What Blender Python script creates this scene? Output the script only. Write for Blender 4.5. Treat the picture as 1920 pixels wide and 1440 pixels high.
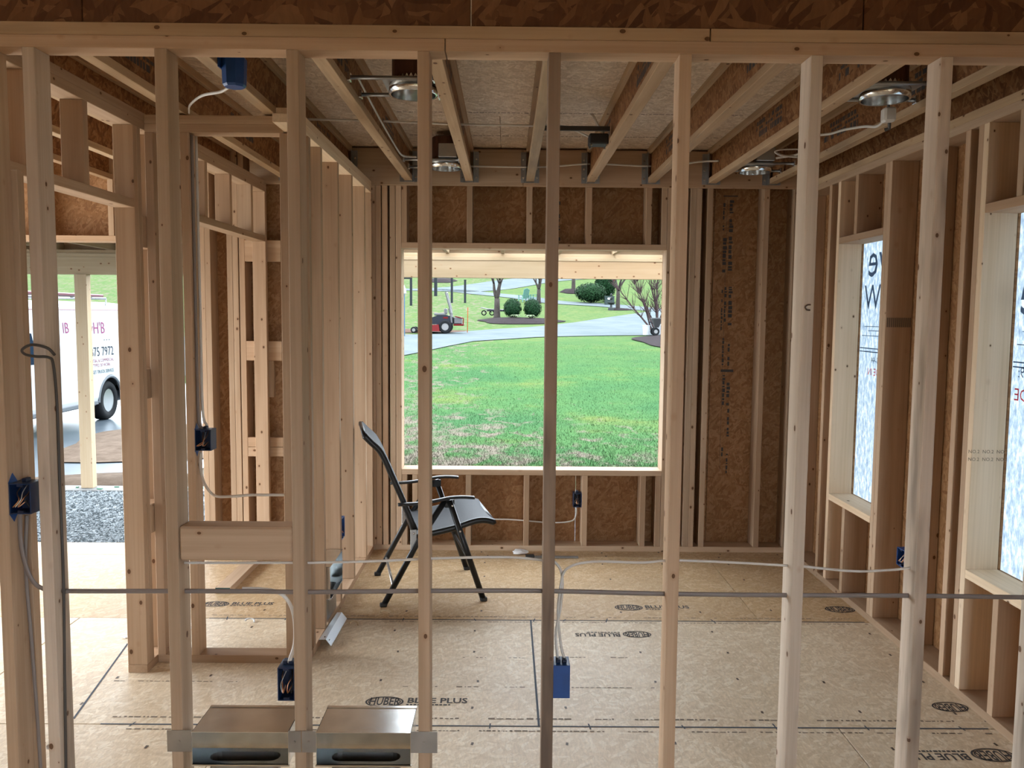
import bpy, bmesh, math, random
from mathutils import Vector, Matrix, Euler
random.seed(7)
SC = bpy.context.scene
for o in list(bpy.data.objects):
    bpy.data.objects.remove(o)
COL = SC.collection

# ------------------------------------------------------------------ camera, sky, exposure
cam_d = bpy.data.cameras.new('camera')
cam_d.sensor_fit = 'HORIZONTAL'
cam_d.sensor_width = 36.0
cam_d.lens = 36.0 * 1569.7 / 1920.0
cam_d.clip_start = 0.05
cam_d.clip_end = 600
cam = bpy.data.objects.new('camera', cam_d)
COL.objects.link(cam)
_f = Vector((0.00656077, 0.99656556, -0.08254725))
_r = Vector((0.99994464, -0.00585906, 0.00874004))
_u = Vector((-0.00822638, 0.08260002, 0.99654883))
_m = Matrix.Identity(4)
for i in range(3):
    _m[i][0], _m[i][1], _m[i][2] = _r[i], _u[i], -_f[i]
_m[2][3] = 1.6532
cam.matrix_world = _m
SC.camera = cam

SKY = 12.0
EXPO = 0.47
world = bpy.data.worlds.new('overcast_sky')
SC.world = world
world.use_nodes = True
_nt = world.node_tree
_nt.nodes.clear()
_tc = _nt.nodes.new('ShaderNodeTexCoord')
_sep = _nt.nodes.new('ShaderNodeSeparateXYZ')
_ramp = _nt.nodes.new('ShaderNodeValToRGB')
_bg = _nt.nodes.new('ShaderNodeBackground')
_out = _nt.nodes.new('ShaderNodeOutputWorld')
_nt.links.new(_tc.outputs['Generated'], _sep.inputs[0])
_nt.links.new(_sep.outputs[2], _ramp.inputs[0])
_nt.links.new(_ramp.outputs[0], _bg.inputs[0])
_nt.links.new(_bg.outputs[0], _out.inputs[0])
_ramp.color_ramp.elements[0].position = 0.0
_ramp.color_ramp.elements[0].color = (0.72, 0.82, 0.92, 1)
_ramp.color_ramp.elements[1].position = 1.0
_ramp.color_ramp.elements[1].color = (0.88, 0.95, 1.0, 1)
_bg.inputs[1].default_value = SKY
SC.view_settings.view_transform = 'Standard'
SC.view_settings.look = 'None'
SC.view_settings.gamma = 1.0
SC.view_settings.use_curve_mapping = False
SC.view_settings.exposure = EXPO
try:
    SC.cycles.use_denoising = True
    SC.cycles.max_bounces = 10
    SC.cycles.diffuse_bounces = 6
    SC.cycles.sample_clamp_indirect = 8.0
except Exception:
    pass

def portal(name, loc, normal, sx, sy):
    """light portal in a real opening: only guides the sky's sampling"""
    d = bpy.data.lights.new(name, 'AREA')
    d.shape = 'RECTANGLE'; d.size = sx; d.size_y = sy
    o = bpy.data.objects.new(name, d); COL.objects.link(o)
    o.location = loc
    o.rotation_euler = Vector(normal).to_track_quat('-Z', 'Z').to_euler()
    d.cycles.is_portal = True
    return o

def fill_lamp(name, loc, normal, sx, sy, power, col=(0.86, 0.94, 1.0)):
    d = bpy.data.lights.new(name, 'AREA')
    d.shape = 'RECTANGLE'; d.size = sx; d.size_y = sy
    d.energy = power; d.color = col
    o = bpy.data.objects.new(name, d); COL.objects.link(o)
    o.location = loc
    o.rotation_euler = Vector(normal).to_track_quat('-Z', 'Z').to_euler()
    return o

# fill lamp added at an unseen side opening, standing in for sky light
fill_lamp('side_fill_lamp', (-4.56, 4.2, 1.2), (1, -.1, 0), 2.6, 2.2, 85, (1.0, .99, .97))
portal('sky_portal_window', (.18, 5.93, 1.34), (0, -1, 0), 1.8, 1.5)
portal('sky_portal_doorway', (-3.3, 5.93, 1.05), (0, -1, 0), 2.4, 2.1)


# ------------------------------------------------------------------ helpers
def srgb(r, g, b):
    f = lambda c: (c / 255 / 12.92) if c / 255 <= 0.04045 else ((c / 255 + 0.055) / 1.055) ** 2.4
    return (f(r), f(g), f(b), 1.0)

def link(o, parent=None, loc=None):
    COL.objects.link(o)
    if parent is not None:
        o.parent = parent
    if loc is not None:
        o.location = loc
    return o

def wloc(o):
    v = Vector(o.location)
    while o.parent is not None:
        o = o.parent
        v = v + Vector(o.location)
    return v

def root(name, loc, label=None, cat=None, group=None, kind=None, rz=0.0):
    o = bpy.data.objects.new(name, None)
    o.empty_display_size = 0.1
    COL.objects.link(o)
    o.location = loc
    o.rotation_euler = (0, 0, rz)
    return tag(o, label, cat, group, kind)

def tag(o, label=None, cat=None, group=None, kind=None):
    if label: o['label'] = label
    if cat: o['category'] = cat
    if group: o['group'] = group
    if kind: o['kind'] = kind
    return o

def meshobj(name, verts, faces, mat, parent=None, origin=None, local=False, smooth=False):
    """verts in world space (or the parent's space when local); origin becomes the object's origin"""
    if origin is None:
        n = max(1, len(verts))
        lo = [min(v[i] for v in verts) for i in range(3)]
        hi = [max(v[i] for v in verts) for i in range(3)]
        origin = Vector([(a + b) / 2 for a, b in zip(lo, hi)])
    origin = Vector(origin)
    me = bpy.data.meshes.new(name)
    me.from_pydata([tuple(Vector(v) - origin) for v in verts], [], faces)
    me.materials.append(mat)
    if smooth:
        for p in me.polygons: p.use_smooth = True
    me.update()
    o = bpy.data.objects.new(name, me)
    loc = origin if (local or parent is None) else origin - wloc(parent)
    return link(o, parent, loc)

def bevel_box_data(hx, hy, hz, b):
    """chamfered box as 24 verts, 26 faces"""
    b = min(b, hx * .45, hy * .45, hz * .45)
    vs, idx = [], {}
    for sx in (-1, 1):
        for sy in (-1, 1):
            for sz in (-1, 1):
                for ax in range(3):
                    p = [sx * hx, sy * hy, sz * hz]
                    for k, s in enumerate((sx, sy, sz)):
                        if k != ax: p[k] -= s * b
                    idx[(sx, sy, sz, ax)] = len(vs); vs.append(tuple(p))
    fs = []
    for ax in range(3):
        a, c = [(1, 2), (2, 0), (0, 1)][ax]
        for s in (-1, 1):
            q = []
            for u, v in ((-1, -1), (1, -1), (1, 1), (-1, 1)):
                k = [0, 0, 0]; k[ax] = s; k[a] = u; k[c] = v
                q.append(idx[(k[0], k[1], k[2], ax)])
            fs.append(q if s > 0 else q[::-1])
    for ax in range(3):            # edges along ax
        a, c = [(1, 2), (2, 0), (0, 1)][ax]
        for u in (-1, 1):
            for v in (-1, 1):
                k0 = [0, 0, 0]; k0[a] = u; k0[c] = v
                k1 = list(k0); k0[ax] = -1; k1[ax] = 1
                q = [idx[(*k0, a)], idx[(*k1, a)], idx[(*k1, c)], idx[(*k0, c)]]
                fs.append(q if u * v < 0 else q[::-1])
    for sx in (-1, 1):
        for sy in (-1, 1):
            for sz in (-1, 1):
                q = [idx[(sx, sy, sz, i)] for i in range(3)]
                fs.append(q if sx * sy * sz > 0 else q[::-1])
    return vs, fs

def box(name, x0, x1, y0, y1, z0, z1, mat, parent=None, b=0.0018, local=False, rot=None):
    hx, hy, hz = (x1 - x0) / 2, (y1 - y0) / 2, (z1 - z0) / 2
    vs, fs = bevel_box_data(hx, hy, hz, b)
    me = bpy.data.meshes.new(name)
    me.from_pydata(vs, [], fs)
    me.materials.append(mat)
    me.update()
    o = bpy.data.objects.new(name, me)
    c = Vector(((x0 + x1) / 2, (y0 + y1) / 2, (z0 + z1) / 2))
    if parent is not None and not local: c = c - wloc(parent)
    link(o, parent, c)
    if rot: o.rotation_euler = rot
    return o

def lumber_box(name, x0, x1, y0, y1, z0, z1, parent=None, kind='', **k):
    d = (x1 - x0, y1 - y0, z1 - z0)
    ax = 'xyz'[d.index(max(d))]
    return box(name, x0, x1, y0, y1, z0, z1, LUM[kind + ax], parent, **k)

class MB:
    """collects simple shapes into one mesh"""
    def __init__(self): self.v = []; self.f = []
    def add(self, vs, fs):
        n = len(self.v); self.v += [tuple(v) for v in vs]; self.f += [[i + n for i in f] for f in fs]
        return self
    def box(self, x0, x1, y0, y1, z0, z1, b=0.001, M=None):
        vs, fs = bevel_box_data((x1 - x0) / 2, (y1 - y0) / 2, (z1 - z0) / 2, b)
        c = Vector(((x0 + x1) / 2, (y0 + y1) / 2, (z0 + z1) / 2))
        vs = [Vector(v) + c for v in vs]
        if M is not None: vs = [M @ v for v in vs]
        return self.add(vs, fs)
    def quad(self, a, b, c, d): return self.add([a, b, c, d], [[0, 1, 2, 3]])
    def tube(self, pts, r, n=8, squash=1.0, up=(0, 0, 1), closed_ends=True):
        vs, fs = tube_data(pts, r, n, squash, up, closed_ends)
        return self.add(vs, fs)
    def lathe(self, prof, n=24, M=None, cap=True):
        vs, fs = [], []
        for r, z in prof:
            for i in range(n):
                a = 2 * math.pi * i / n
                vs.append(Vector((r * math.cos(a), r * math.sin(a), z)))
        for j in range(len(prof) - 1):
            for i in range(n):
                k = (i + 1) % n
                fs.append([j * n + i, j * n + k, (j + 1) * n + k, (j + 1) * n + i])
        if cap:
            fs.append(list(range(n))[::-1]); fs.append([(len(prof) - 1) * n + i for i in range(n)])
        if M is not None: vs = [M @ v for v in vs]
        return self.add(vs, fs)
    def build(self, name, mat, parent=None, **k):
        return meshobj(name, self.v, self.f, mat, parent, **k)

def tube_data(pts, r, n=8, squash=1.0, up=(0, 0, 1), closed_ends=True):
    pts = [Vector(p) for p in pts]
    rs = r if isinstance(r, (list, tuple)) else [r] * len(pts)
    vs, fs = [], []
    prev = None
    for i, p in enumerate(pts):
        t = (pts[min(i + 1, len(pts) - 1)] - pts[max(i - 1, 0)])
        if t.length < 1e-9: t = Vector((0, 0, 1))
        t.normalize()
        if prev is None:
            a = Vector(up)
            if abs(a.dot(t)) > 0.95: a = Vector((1, 0, 0))
            prev = (a - t * a.dot(t)).normalized()
        else:
            q = prev - t * prev.dot(t)
            if q.length > 1e-6: prev = q.normalized()
        s = t.cross(prev)
        for k in range(n):
            w = 2 * math.pi * k / n
            vs.append(p + prev * (rs[i] * math.cos(w)) + s * (rs[i] * squash * math.sin(w)))
    for j in range(len(pts) - 1):
        for k in range(n):
            l = (k + 1) % n
            fs.append([j * n + k, j * n + l, (j + 1) * n + l, (j + 1) * n + k])
    if closed_ends:
        fs.append(list(range(n))[::-1]); fs.append([(len(pts) - 1) * n + k for k in range(n)])
    return vs, fs

def smooth_path(pts, sub=6):
    pts = [Vector(p) for p in pts]
    if len(pts) < 3: return pts
    P = [pts[0] * 2 - pts[1]] + pts + [pts[-1] * 2 - pts[-2]]
    out = []
    for i in range(1, len(P) - 2):
        for s in range(sub):
            t = s / sub
            a, b, c, d = P[i - 1], P[i], P[i + 1], P[i + 2]
            out.append(0.5 * ((2 * b) + (c - a) * t + (2 * a - 5 * b + 4 * c - d) * t * t + (3 * b - a - 3 * c + d) * t ** 3))
    out.append(pts[-1])
    return out

def tube(name, pts, r, mat, parent=None, n=8, squash=1.0, up=(0, 0, 1), sub=6, local=False):
    vs, fs = tube_data(smooth_path(pts, sub) if sub else pts, r, n, squash, up)
    return meshobj(name, vs, fs, mat, parent, smooth=True, local=local)

def text_mesh(name, s, size, mat, M, parent=None, extrude=0.0, align='CENTER', local=False, shear=0.0, sx=1.0, bold=0.0):
    """flat lettering as a mesh; M maps the text plane (x right, y up) into world (or local) space"""
    cu = bpy.data.curves.new('t', 'FONT')
    cu.body = s; cu.size = size; cu.align_x = align; cu.align_y = 'CENTER'
    cu.extrude = extrude; cu.offset = bold * size; cu.resolution_u = 2; cu.shear = shear
    tmp = bpy.data.objects.new('t', cu); COL.objects.link(tmp)
    dg = bpy.context.evaluated_depsgraph_get()
    me = bpy.data.meshes.new_from_object(tmp.evaluated_get(dg))
    vs = [M @ Vector((v.co.x * sx, v.co.y, v.co.z)) for v in me.vertices]
    fs = [list(p.vertices) for p in me.polygons]
    bpy.data.objects.remove(tmp); bpy.data.meshes.remove(me); bpy.data.curves.remove(cu)
    return meshobj(name, vs, fs, mat, parent, local=local)

def frame(o, x, y):
    """matrix with columns x, y, x cross y and origin o"""
    x = Vector(x).normalized(); y = Vector(y).normalized(); z = x.cross(y)
    m = Matrix.Identity(4)
    for i in range(3): m[i][0], m[i][1], m[i][2], m[i][3] = x[i], y[i], z[i], o[i]
    return m

# ------------------------------------------------------------------ materials
class NT:
    def __init__(self, name):
        self.m = bpy.data.materials.new(name); self.m.use_nodes = True
        self.t = self.m.node_tree; self.b = self.t.nodes['Principled BSDF']
    def n(self, kind, **props):
        x = self.t.nodes.new('ShaderNode' + kind)
        for k, v in props.items(): setattr(x, k, v)
        return x
    def l(self, a, b): self.t.links.new(a, b)
    def val(self, sock, v):
        if hasattr(v, 'is_linked') or hasattr(v, 'links'): self.l(v, sock)
        else: sock.default_value = v
    def math(self, op, a, b=0.0, c=None, clamp=False):
        x = self.n('Math', operation=op, use_clamp=clamp)
        self.val(x.inputs[0], a); self.val(x.inputs[1], b)
        if c is not None: self.val(x.inputs[2], c)
        return x.outputs[0]
    def mix(self, f, a, b, blend='MIX'):
        x = self.n('Mix', data_type='RGBA', blend_type=blend)
        self.val(x.inputs[0], f); self.val(x.inputs[6], a); self.val(x.inputs[7], b)
        return x.outputs[2]
    def ramp(self, f, stops):
        x = self.n('ValToRGB'); r = x.color_ramp
        while len(r.elements) < len(stops): r.elements.new(0.5)
        for e, (p, c) in zip(r.elements, stops):
            e.position = p; e.color = c if len(c) == 4 else (*c, 1)
        self.l(f, x.inputs[0]); return x.outputs[0]
    def mapping(self, vec, scale=(1, 1, 1), rot=(0, 0, 0), loc=(0, 0, 0)):
        x = self.n('Mapping'); self.l(vec, x.inputs[0])
        x.inputs['Scale'].default_value = scale; x.inputs['Rotation'].default_value = rot; x.inputs['Location'].default_value = loc
        return x.outputs[0]
    def noise(self, vec, scale=5, detail=3, rough=0.5, dist=0.0):
        x = self.n('TexNoise'); self.l(vec, x.inputs['Vector'])
        x.inputs['Scale'].default_value = scale; x.inputs['Detail'].default_value = detail
        x.inputs['Roughness'].default_value = rough; x.inputs['Distortion'].default_value = dist
        return x.outputs[0]
    def voro(self, vec, scale=5, rnd=1.0):
        x = self.n('TexVoronoi'); self.l(vec, x.inputs['Vector'])
        x.inputs['Scale'].default_value = scale; x.inputs['Randomness'].default_value = rnd
        return x.outputs['Distance'], x.outputs['Color']
    def bump(self, h, strength=0.3, dist=0.01):
        x = self.n('Bump'); self.l(h, x.inputs['Height'])
        x.inputs['Strength'].default_value = strength; x.inputs['Distance'].default_value = dist
        self.l(x.outputs[0], self.b.inputs['Normal'])
    def objvec(self, per_object=37.0):
        tc = self.n('TexCoord'); v = tc.outputs['Object']
        if per_object:
            oi = self.n('ObjectInfo')
            k = self.n('CombineXYZ')
            for i, s in enumerate((1.0, 1.7, 2.3)):
                self.l(self.math('MULTIPLY', oi.outputs['Random'], per_object * s), k.inputs[i])
            a = self.n('VectorMath', operation='ADD'); self.l(v, a.inputs[0]); self.l(k.outputs[0], a.inputs[1])
            return a.outputs[0], oi.outputs['Random']
        return v, None

def plain(name, col, rough=0.6, metal=0.0, spec=0.5, noise=0.0, nscale=30.0):
    m = NT(name)
    m.b.inputs['Base Color'].default_value = col if len(col) == 4 else (*col, 1)
    m.b.inputs['Roughness'].default_value = rough
    m.b.inputs['Metallic'].default_value = metal
    m.b.inputs['Specular IOR Level'].default_value = spec
    if noise:
        v, _ = m.objvec(11.0)
        f = m.noise(v, nscale, 3)
        c = col if len(col) == 4 else (*col, 1)
        lo = tuple(x * (1 - noise) for x in c[:3]) + (1,); hi = tuple(min(1, x * (1 + noise)) for x in c[:3]) + (1,)
        m.l(m.ramp(f, [(0.3, lo), (0.7, hi)]), m.b.inputs['Base Color'])
    return m.m

def lumber_mat(name, ax, base, dark, knot=(0.10, 0.045, 0.018), stain=0.0, tint=0.16):
    m = NT(name)
    v, rnd = m.objvec()
    def sc(along, across):
        s = [across] * 3; s['xyz'.index(ax)] = along; return tuple(s)
    g1 = m.noise(m.mapping(v, sc(0.9, 13)), 1.0, 4, 0.55, 0.3)
    g2 = m.noise(m.mapping(v, sc(1.6, 120)), 1.0, 2, 0.5)
    col = m.ramp(g1, [(0.30, dark), (0.62, base)])
    fine = m.ramp(g2, [(0.35, (0.92, 0.91, 0.89)), (0.62, (1.0, 1.0, 1.0))])
    col = m.mix(1.0, col, fine, 'MULTIPLY')
    # per-board tone
    t = m.math('MULTIPLY_ADD', rnd, 2 * tint, 1.0 - tint)
    tt = m.n('CombineXYZ'); [m.l(t, tt.inputs[i]) for i in range(3)]
    col = m.mix(1.0, col, tt.outputs[0], 'MULTIPLY')
    hue = m.math('FRACT', m.math('MULTIPLY', rnd, 17.0))
    col = m.mix(m.math('MULTIPLY', hue, 0.22), col, (0.42, 0.21, 0.10, 1))
    # knots
    d, c = m.voro(m.mapping(v, sc(11, 16)), 1.0)
    sel = m.n('SeparateColor'); m.l(c, sel.inputs[0])
    rad = m.math('MULTIPLY_ADD', sel.outputs[1], 0.085, 0.04)
    k = m.math('MULTIPLY', m.math('LESS_THAN', d, rad), m.math('GREATER_THAN', sel.outputs[0], 0.25))
    halo = m.math('MULTIPLY', m.math('SUBTRACT', 1.0, m.math('DIVIDE', d, m.math('MULTIPLY', rad, 2.2)), clamp=True), m.math('GREATER_THAN', sel.outputs[0], 0.25))
    col = m.mix(m.math('MULTIPLY', halo, 0.5), col, (0.28, 0.13, 0.055, 1))
    col = m.mix(m.math('MULTIPLY', k, 0.92), col, (*knot, 1))
    if stain:
        s = m.noise(m.mapping(v, sc(0.7, 5), loc=(3, 3, 3)), 1.0, 4, 0.6)
        f = m.ramp(s, [(0.56, (0, 0, 0)), (0.66, (1, 1, 1))])
        col = m.mix(m.math('MULTIPLY', f, stain), col, (0.10, 0.075, 0.06, 1))
    m.l(col, m.b.inputs['Base Color'])
    m.b.inputs['Roughness'].default_value = 0.72
    m.b.inputs['Specular IOR Level'].default_value = 0.25
    m.bump(g2, 0.12, 0.002)
    return m.m

def osb_mat(name, plane, cols, scale=1.0, rough=0.7, worn=0.0, flake=0.55):
    m = NT(name)
    v, rnd = m.objvec(19.0)
    sx = m.n('SeparateXYZ'); m.l(v, sx.inputs[0])
    cb = m.n('CombineXYZ')
    i, j = {'xy': (0, 1), 'xz': (0, 2), 'yz': (1, 2)}[plane]
    m.l(sx.outputs[i], cb.inputs[0]); m.l(sx.outputs[j], cb.inputs[1])
    p = cb.outputs[0]
    fl, ds = [], []
    wob = m.noise(p, 9 * scale, 2)
    pw = m.n('VectorMath', operation='ADD'); m.l(p, pw.inputs[0])
    wv = m.n('CombineXYZ'); m.l(m.math('MULTIPLY', wob, 0.05 / scale), wv.inputs[0]); m.l(m.math('MULTIPLY', wob, 0.03 / scale), wv.inputs[1])
    m.l(wv.outputs[0], pw.inputs[1]); pp = pw.outputs[0]
    for a, off in ((0.15, 0), (1.25, 5.3), (-0.7, 9.1), (2.2, 14.7)):
        d, c = m.voro(m.mapping(m.mapping(pp, rot=(0, 0, a), loc=(off, off, 0)), (9 * scale, 34 * scale, 1)), 1.0)
        s = m.n('SeparateColor'); m.l(c, s.inputs[0])
        fl.append(s); ds.append(d)
    # top-most flake by comparing random heights
    h = fl[0].outputs[0]; cval = fl[0].outputs[1]; dv = ds[0]
    for s, d in zip(fl[1:], ds[1:]):
        top = m.math('GREATER_THAN', s.outputs[0], h)
        mx = m.n('Mix', data_type='FLOAT'); m.l(top, mx.inputs[0]); m.l(cval, mx.inputs[2]); m.l(s.outputs[1], mx.inputs[3]); cval = mx.outputs[0]
        m2 = m.n('Mix', data_type='FLOAT'); m.l(top, m2.inputs[0]); m.l(dv, m2.inputs[2]); m.l(d, m2.inputs[3]); dv = m2.outputs[0]
        h = m.math('MAXIMUM', h, s.outputs[0])
    a, b, c = cols
    col = m.ramp(cval, [(0.0, a), (flake, b), (1.0, c)])
    grain = m.noise(m.mapping(pp, (60 * scale, 14 * scale, 1)), 1.0, 3, 0.6)
    col = m.mix(1.0, col, m.ramp(grain, [(0.3, (0.82, 0.80, 0.78)), (0.7, (1.06, 1.05, 1.04))]), 'MULTIPLY')
    if worn:
        w = m.noise(p, 1.3, 5, 0.6)
        col = m.mix(m.ramp(w, [(0.42, (0, 0, 0)), (0.75, (worn, worn, worn))]), col, (0.30, 0.22, 0.14, 1))
    m.l(col, m.b.inputs['Base Color'])
    m.b.inputs['Roughness'].default_value = rough
    m.b.inputs['Specular IOR Level'].default_value = 0.3
    m.bump(m.math('ADD', cval, m.math('MULTIPLY', dv, -0.5)), 0.15, 0.003)
    return m.m

LUM = {}
for ax in 'xyz':
    LUM[ax] = lumber_mat('pine_lumber_' + ax, ax, (0.50, 0.365, 0.25, 1), (0.385, 0.265, 0.17, 1))
    LUM['w' + ax] = lumber_mat('weathered_lumber_' + ax, ax, (0.58, 0.50, 0.41, 1), (0.45, 0.375, 0.30, 1), stain=0.55)
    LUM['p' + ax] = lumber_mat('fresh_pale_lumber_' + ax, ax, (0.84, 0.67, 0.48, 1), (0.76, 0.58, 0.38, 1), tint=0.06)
    LUM['d' + ax] = lumber_mat('dark_stained_lumber_' + ax, ax, (0.36, 0.28, 0.21, 1), (0.22, 0.165, 0.12, 1), stain=0.8)
    LUM['o' + ax] = lumber_mat('porch_lumber_' + ax, ax, (0.34, 0.265, 0.175, 1), (0.29, 0.22, 0.135, 1), tint=0.06)
    LUM['j' + ax] = lumber_mat('joist_flange_lumber_' + ax, ax, (0.48, 0.35, 0.22, 1), (0.35, 0.24, 0.14, 1), stain=0.35)
M = {}
M['osb_xz'] = osb_mat('wall_osb_xz', 'xz', ((0.24, 0.115, 0.045, 1), (0.31, 0.16, 0.068, 1), (0.38, 0.21, 0.10, 1)), scale=1.9)
M['osb_yz'] = osb_mat('wall_osb_yz', 'yz', ((0.24, 0.115, 0.045, 1), (0.31, 0.16, 0.065, 1), (0.38, 0.21, 0.095, 1)), scale=1.9)
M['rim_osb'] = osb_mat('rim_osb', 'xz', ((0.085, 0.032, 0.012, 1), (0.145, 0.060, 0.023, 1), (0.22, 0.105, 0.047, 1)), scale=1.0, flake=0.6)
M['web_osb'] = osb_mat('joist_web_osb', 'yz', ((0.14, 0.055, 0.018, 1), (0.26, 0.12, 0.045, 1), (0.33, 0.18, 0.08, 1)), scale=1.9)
M['ceil_osb'] = osb_mat('ceiling_osb', 'xy', ((0.54, 0.42, 0.30, 1), (0.66, 0.53, 0.39, 1), (0.76, 0.65, 0.51, 1)), scale=1.7)
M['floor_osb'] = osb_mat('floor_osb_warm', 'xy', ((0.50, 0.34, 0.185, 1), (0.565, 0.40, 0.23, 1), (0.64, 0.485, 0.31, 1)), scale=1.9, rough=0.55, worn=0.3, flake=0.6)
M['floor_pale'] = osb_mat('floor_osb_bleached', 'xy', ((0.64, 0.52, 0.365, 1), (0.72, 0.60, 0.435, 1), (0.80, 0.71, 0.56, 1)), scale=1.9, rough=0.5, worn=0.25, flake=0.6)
M['void'] = plain('dark_joint', (0.03, 0.022, 0.015), 0.9)
M['ink'] = plain('stamp_ink', (0.05, 0.045, 0.045), 0.8)
M['inkf'] = plain('faded_print_ink', (0.17, 0.13, 0.095), 0.8)
M['chalk'] = plain('blue_black_chalk', (0.045, 0.06, 0.085), 0.8)
M['galv'] = plain('galvanised_steel', (0.74, 0.76, 0.76), 0.18, 1.0, noise=0.08, nscale=14)
M['galvd'] = plain('dull_galvanised_steel', (0.40, 0.40, 0.39), 0.42, 1.0, noise=0.15, nscale=10)
M['hanger'] = plain('joist_hanger_steel', (0.30, 0.30, 0.30), 0.45, 0.9, noise=0.1)
M['screw'] = plain('bright_screw', (0.75, 0.77, 0.78), 0.25, 1.0)
M['blue'] = plain('blue_box_plastic', (0.008, 0.058, 0.23), 0.45, noise=0.1)
M['bluein'] = plain('blue_box_inside_shade', (0.004, 0.012, 0.04), 0.6)  # shade of the box interior put into the colour
M['blueshade'] = plain('shaded_blue_plastic', (0.004, 0.022, 0.075), 0.4)  # same blue plastic darkened to carry the shade in the open boxes
M['copper'] = plain('bare_copper', (0.70, 0.36, 0.20), 0.3, 1.0)
M['cable'] = plain('white_cable_sheath', (0.60, 0.58, 0.54), 0.45)
M['cableg'] = plain('grey_cable_sheath', (0.20, 0.17, 0.155), 0.5)
M['cabled'] = plain('dark_cable_sheath', (0.05, 0.045, 0.04), 0.5)
M['canbrown'] = plain('brown_can_housing', (0.10, 0.045, 0.028), 0.35, 0.3)
M['black'] = plain('black_plastic', (0.012, 0.012, 0.013), 0.5)
M['chairfr'] = plain('black_chair_frame', (0.010, 0.011, 0.012), 0.38, 0.2)
M['white'] = plain('white_paper', (0.75, 0.76, 0.77), 0.8)
M['nail'] = plain('nail_head', (0.07, 0.045, 0.03), 0.6)

# ------------------------------------------------------------------ floor
S = 0.4064
floor = root('floor', (0, 0, 0), 'plywood-like tan subfloor sheets with dark printed stamps', kind='structure')
box('subfloor_base', -4.6, 3.6, -4.0, 5.90, -0.30, -0.0185, M['void'], floor, b=0)
rows = [(-4.0, -2.79, [0.14, -2.30]), (-2.79, -1.58, [1.345, -1.09]), (-1.58, -0.37, [0.14, -2.30]), (-0.37, 0.83, [1.345, -1.09]),
        (0.83, 2.04, [0.14, -2.30]), (2.04, 3.248, [1.352, -1.085, -3.52]), (3.248, 4.424, [0.142, -2.296, 2.58]),
        (4.424, 5.607, [1.39, -1.05, -3.49]), (5.607, 5.905, [0.142, -2.296, 2.58])]
for ya, yb, seams in rows:
    xs = sorted([-4.6, 3.6] + seams)
    for xa, xb in zip(xs, xs[1:]):
        if xb - xa > 0.01:
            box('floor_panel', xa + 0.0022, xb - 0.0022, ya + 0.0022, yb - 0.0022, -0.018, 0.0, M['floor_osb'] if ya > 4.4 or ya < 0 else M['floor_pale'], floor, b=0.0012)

# printed stamps (flat ink on the sheets): oval crest with the maker's letters, then the grade words
def stamp(ox, y, w, flip, words=True, wide=0.0):
    """oval centre ox,y, width w; text continues to the reading right"""
    s = -1 if flip else 1
    mt = frame((ox, y, 0.0009), (s, 0, 0), (0, s, 0))
    k = MB(); n = 28
    for (ra, rb) in ((1.0, 0.90), (0.85, 0.79)):
        for i in range(n):
            a0, a1 = 2 * math.pi * i / n, 2 * math.pi * (i + 1) / n
            pt = lambda r, a: mt @ Vector((w / 2 * r * math.cos(a), w * 0.305 * r * math.sin(a), 0))
            k.quad(pt(rb, a0), pt(ra, a0), pt(ra, a1), pt(rb, a1))
    r = k.build('stamp_ring', M['ink'], floor)
    text_mesh('stamp_lettering', 'HUBER', w * 0.60, M['ink'], mt @ Matrix.Diagonal((0.43, 1.0, 1, 1)), floor, bold=.02)
    if words:
        mt2 = frame((ox + s * w * 0.58, y + s * w * 0.07, 0.0009), (s, 0, 0), (0, s, 0))
        text_mesh('stamp_lettering', 'BLUE PLUS', w * 0.40, M['ink'], mt2 @ Matrix.Diagonal((0.84, 1.0, 1, 1)), floor, align='LEFT', bold=.025)
        q = MB(); x = 0.0; rr = random.Random(int(w * 1e4) + int(y * 100))
        while x < w * 1.15:
            d = rr.uniform(0.006, 0.018)
            q.quad(*[mt2 @ Vector(p) for p in ((x, -w * .26, 0), (x + d, -w * .26, 0), (x + d, -w * .19, 0), (x, -w * .19, 0))])
            x += d + 0.005
        q.build('stamp_small_print', M['ink'], floor)
stamp(-0.510, 3.455, 0.164, False)
stamp(0.705, 4.632, 0.160, False)
stamp(0.690, 4.232, 0.150, True)
stamp(1.905, 3.437, 0.152, True, words=False)
stamp(1.862, 3.045, 0.165, True)
stamp(-1.640, 4.645, 0.150, False)
stamp(1.905, 4.623, 0.170, False, words=False)
# faint lines of small print beside the seams, tick marks across them and the chalked seam lines
pr = MB(); rr = random.Random(3)
def dashes(x0, x1, y, h):
    x = x0
    while x < x1:
        if rr.random() < 0.12: x += rr.uniform(0.03, 0.12)
        d = rr.uniform(0.006, 0.03)
        hh = h * rr.uniform(0.5, 1)
        pr.quad((x, y, .0008), (x + d, y, .0008), (x + d, y + hh, .0008), (x, y + hh, .0008)); x += d + rr.uniform(0.004, 0.012)
for y, h, a, b in ((3.305, .012, -1.6, 1.95), (3.205, .010, -1.5, 1.9), (4.468, .009, -1.6, 1.9), (4.392, .008, -.7, 1.9), (3.60, .009, -.45, .1), (3.60, .009, .2, .62),
                   (3.92, .008, -.2, .1), (3.93, .008, .3, .6), (5.575, .006, -.4, 1.9), (3.64, .008, -1.75, -1.2)):
    dashes(a, b, y, h)
pr.build('faint_print', M['inkf'], floor)
ch = MB()
for y, xa, xb in ((3.248, -1.62, 1.96), (4.424, -1.6, 1.96)):
    ch.quad((xa, y - .0045, .0010), (xb, y - .0045, .0010), (xb, y + .0045, .0010), (xa, y + .0045, .0010))
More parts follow.
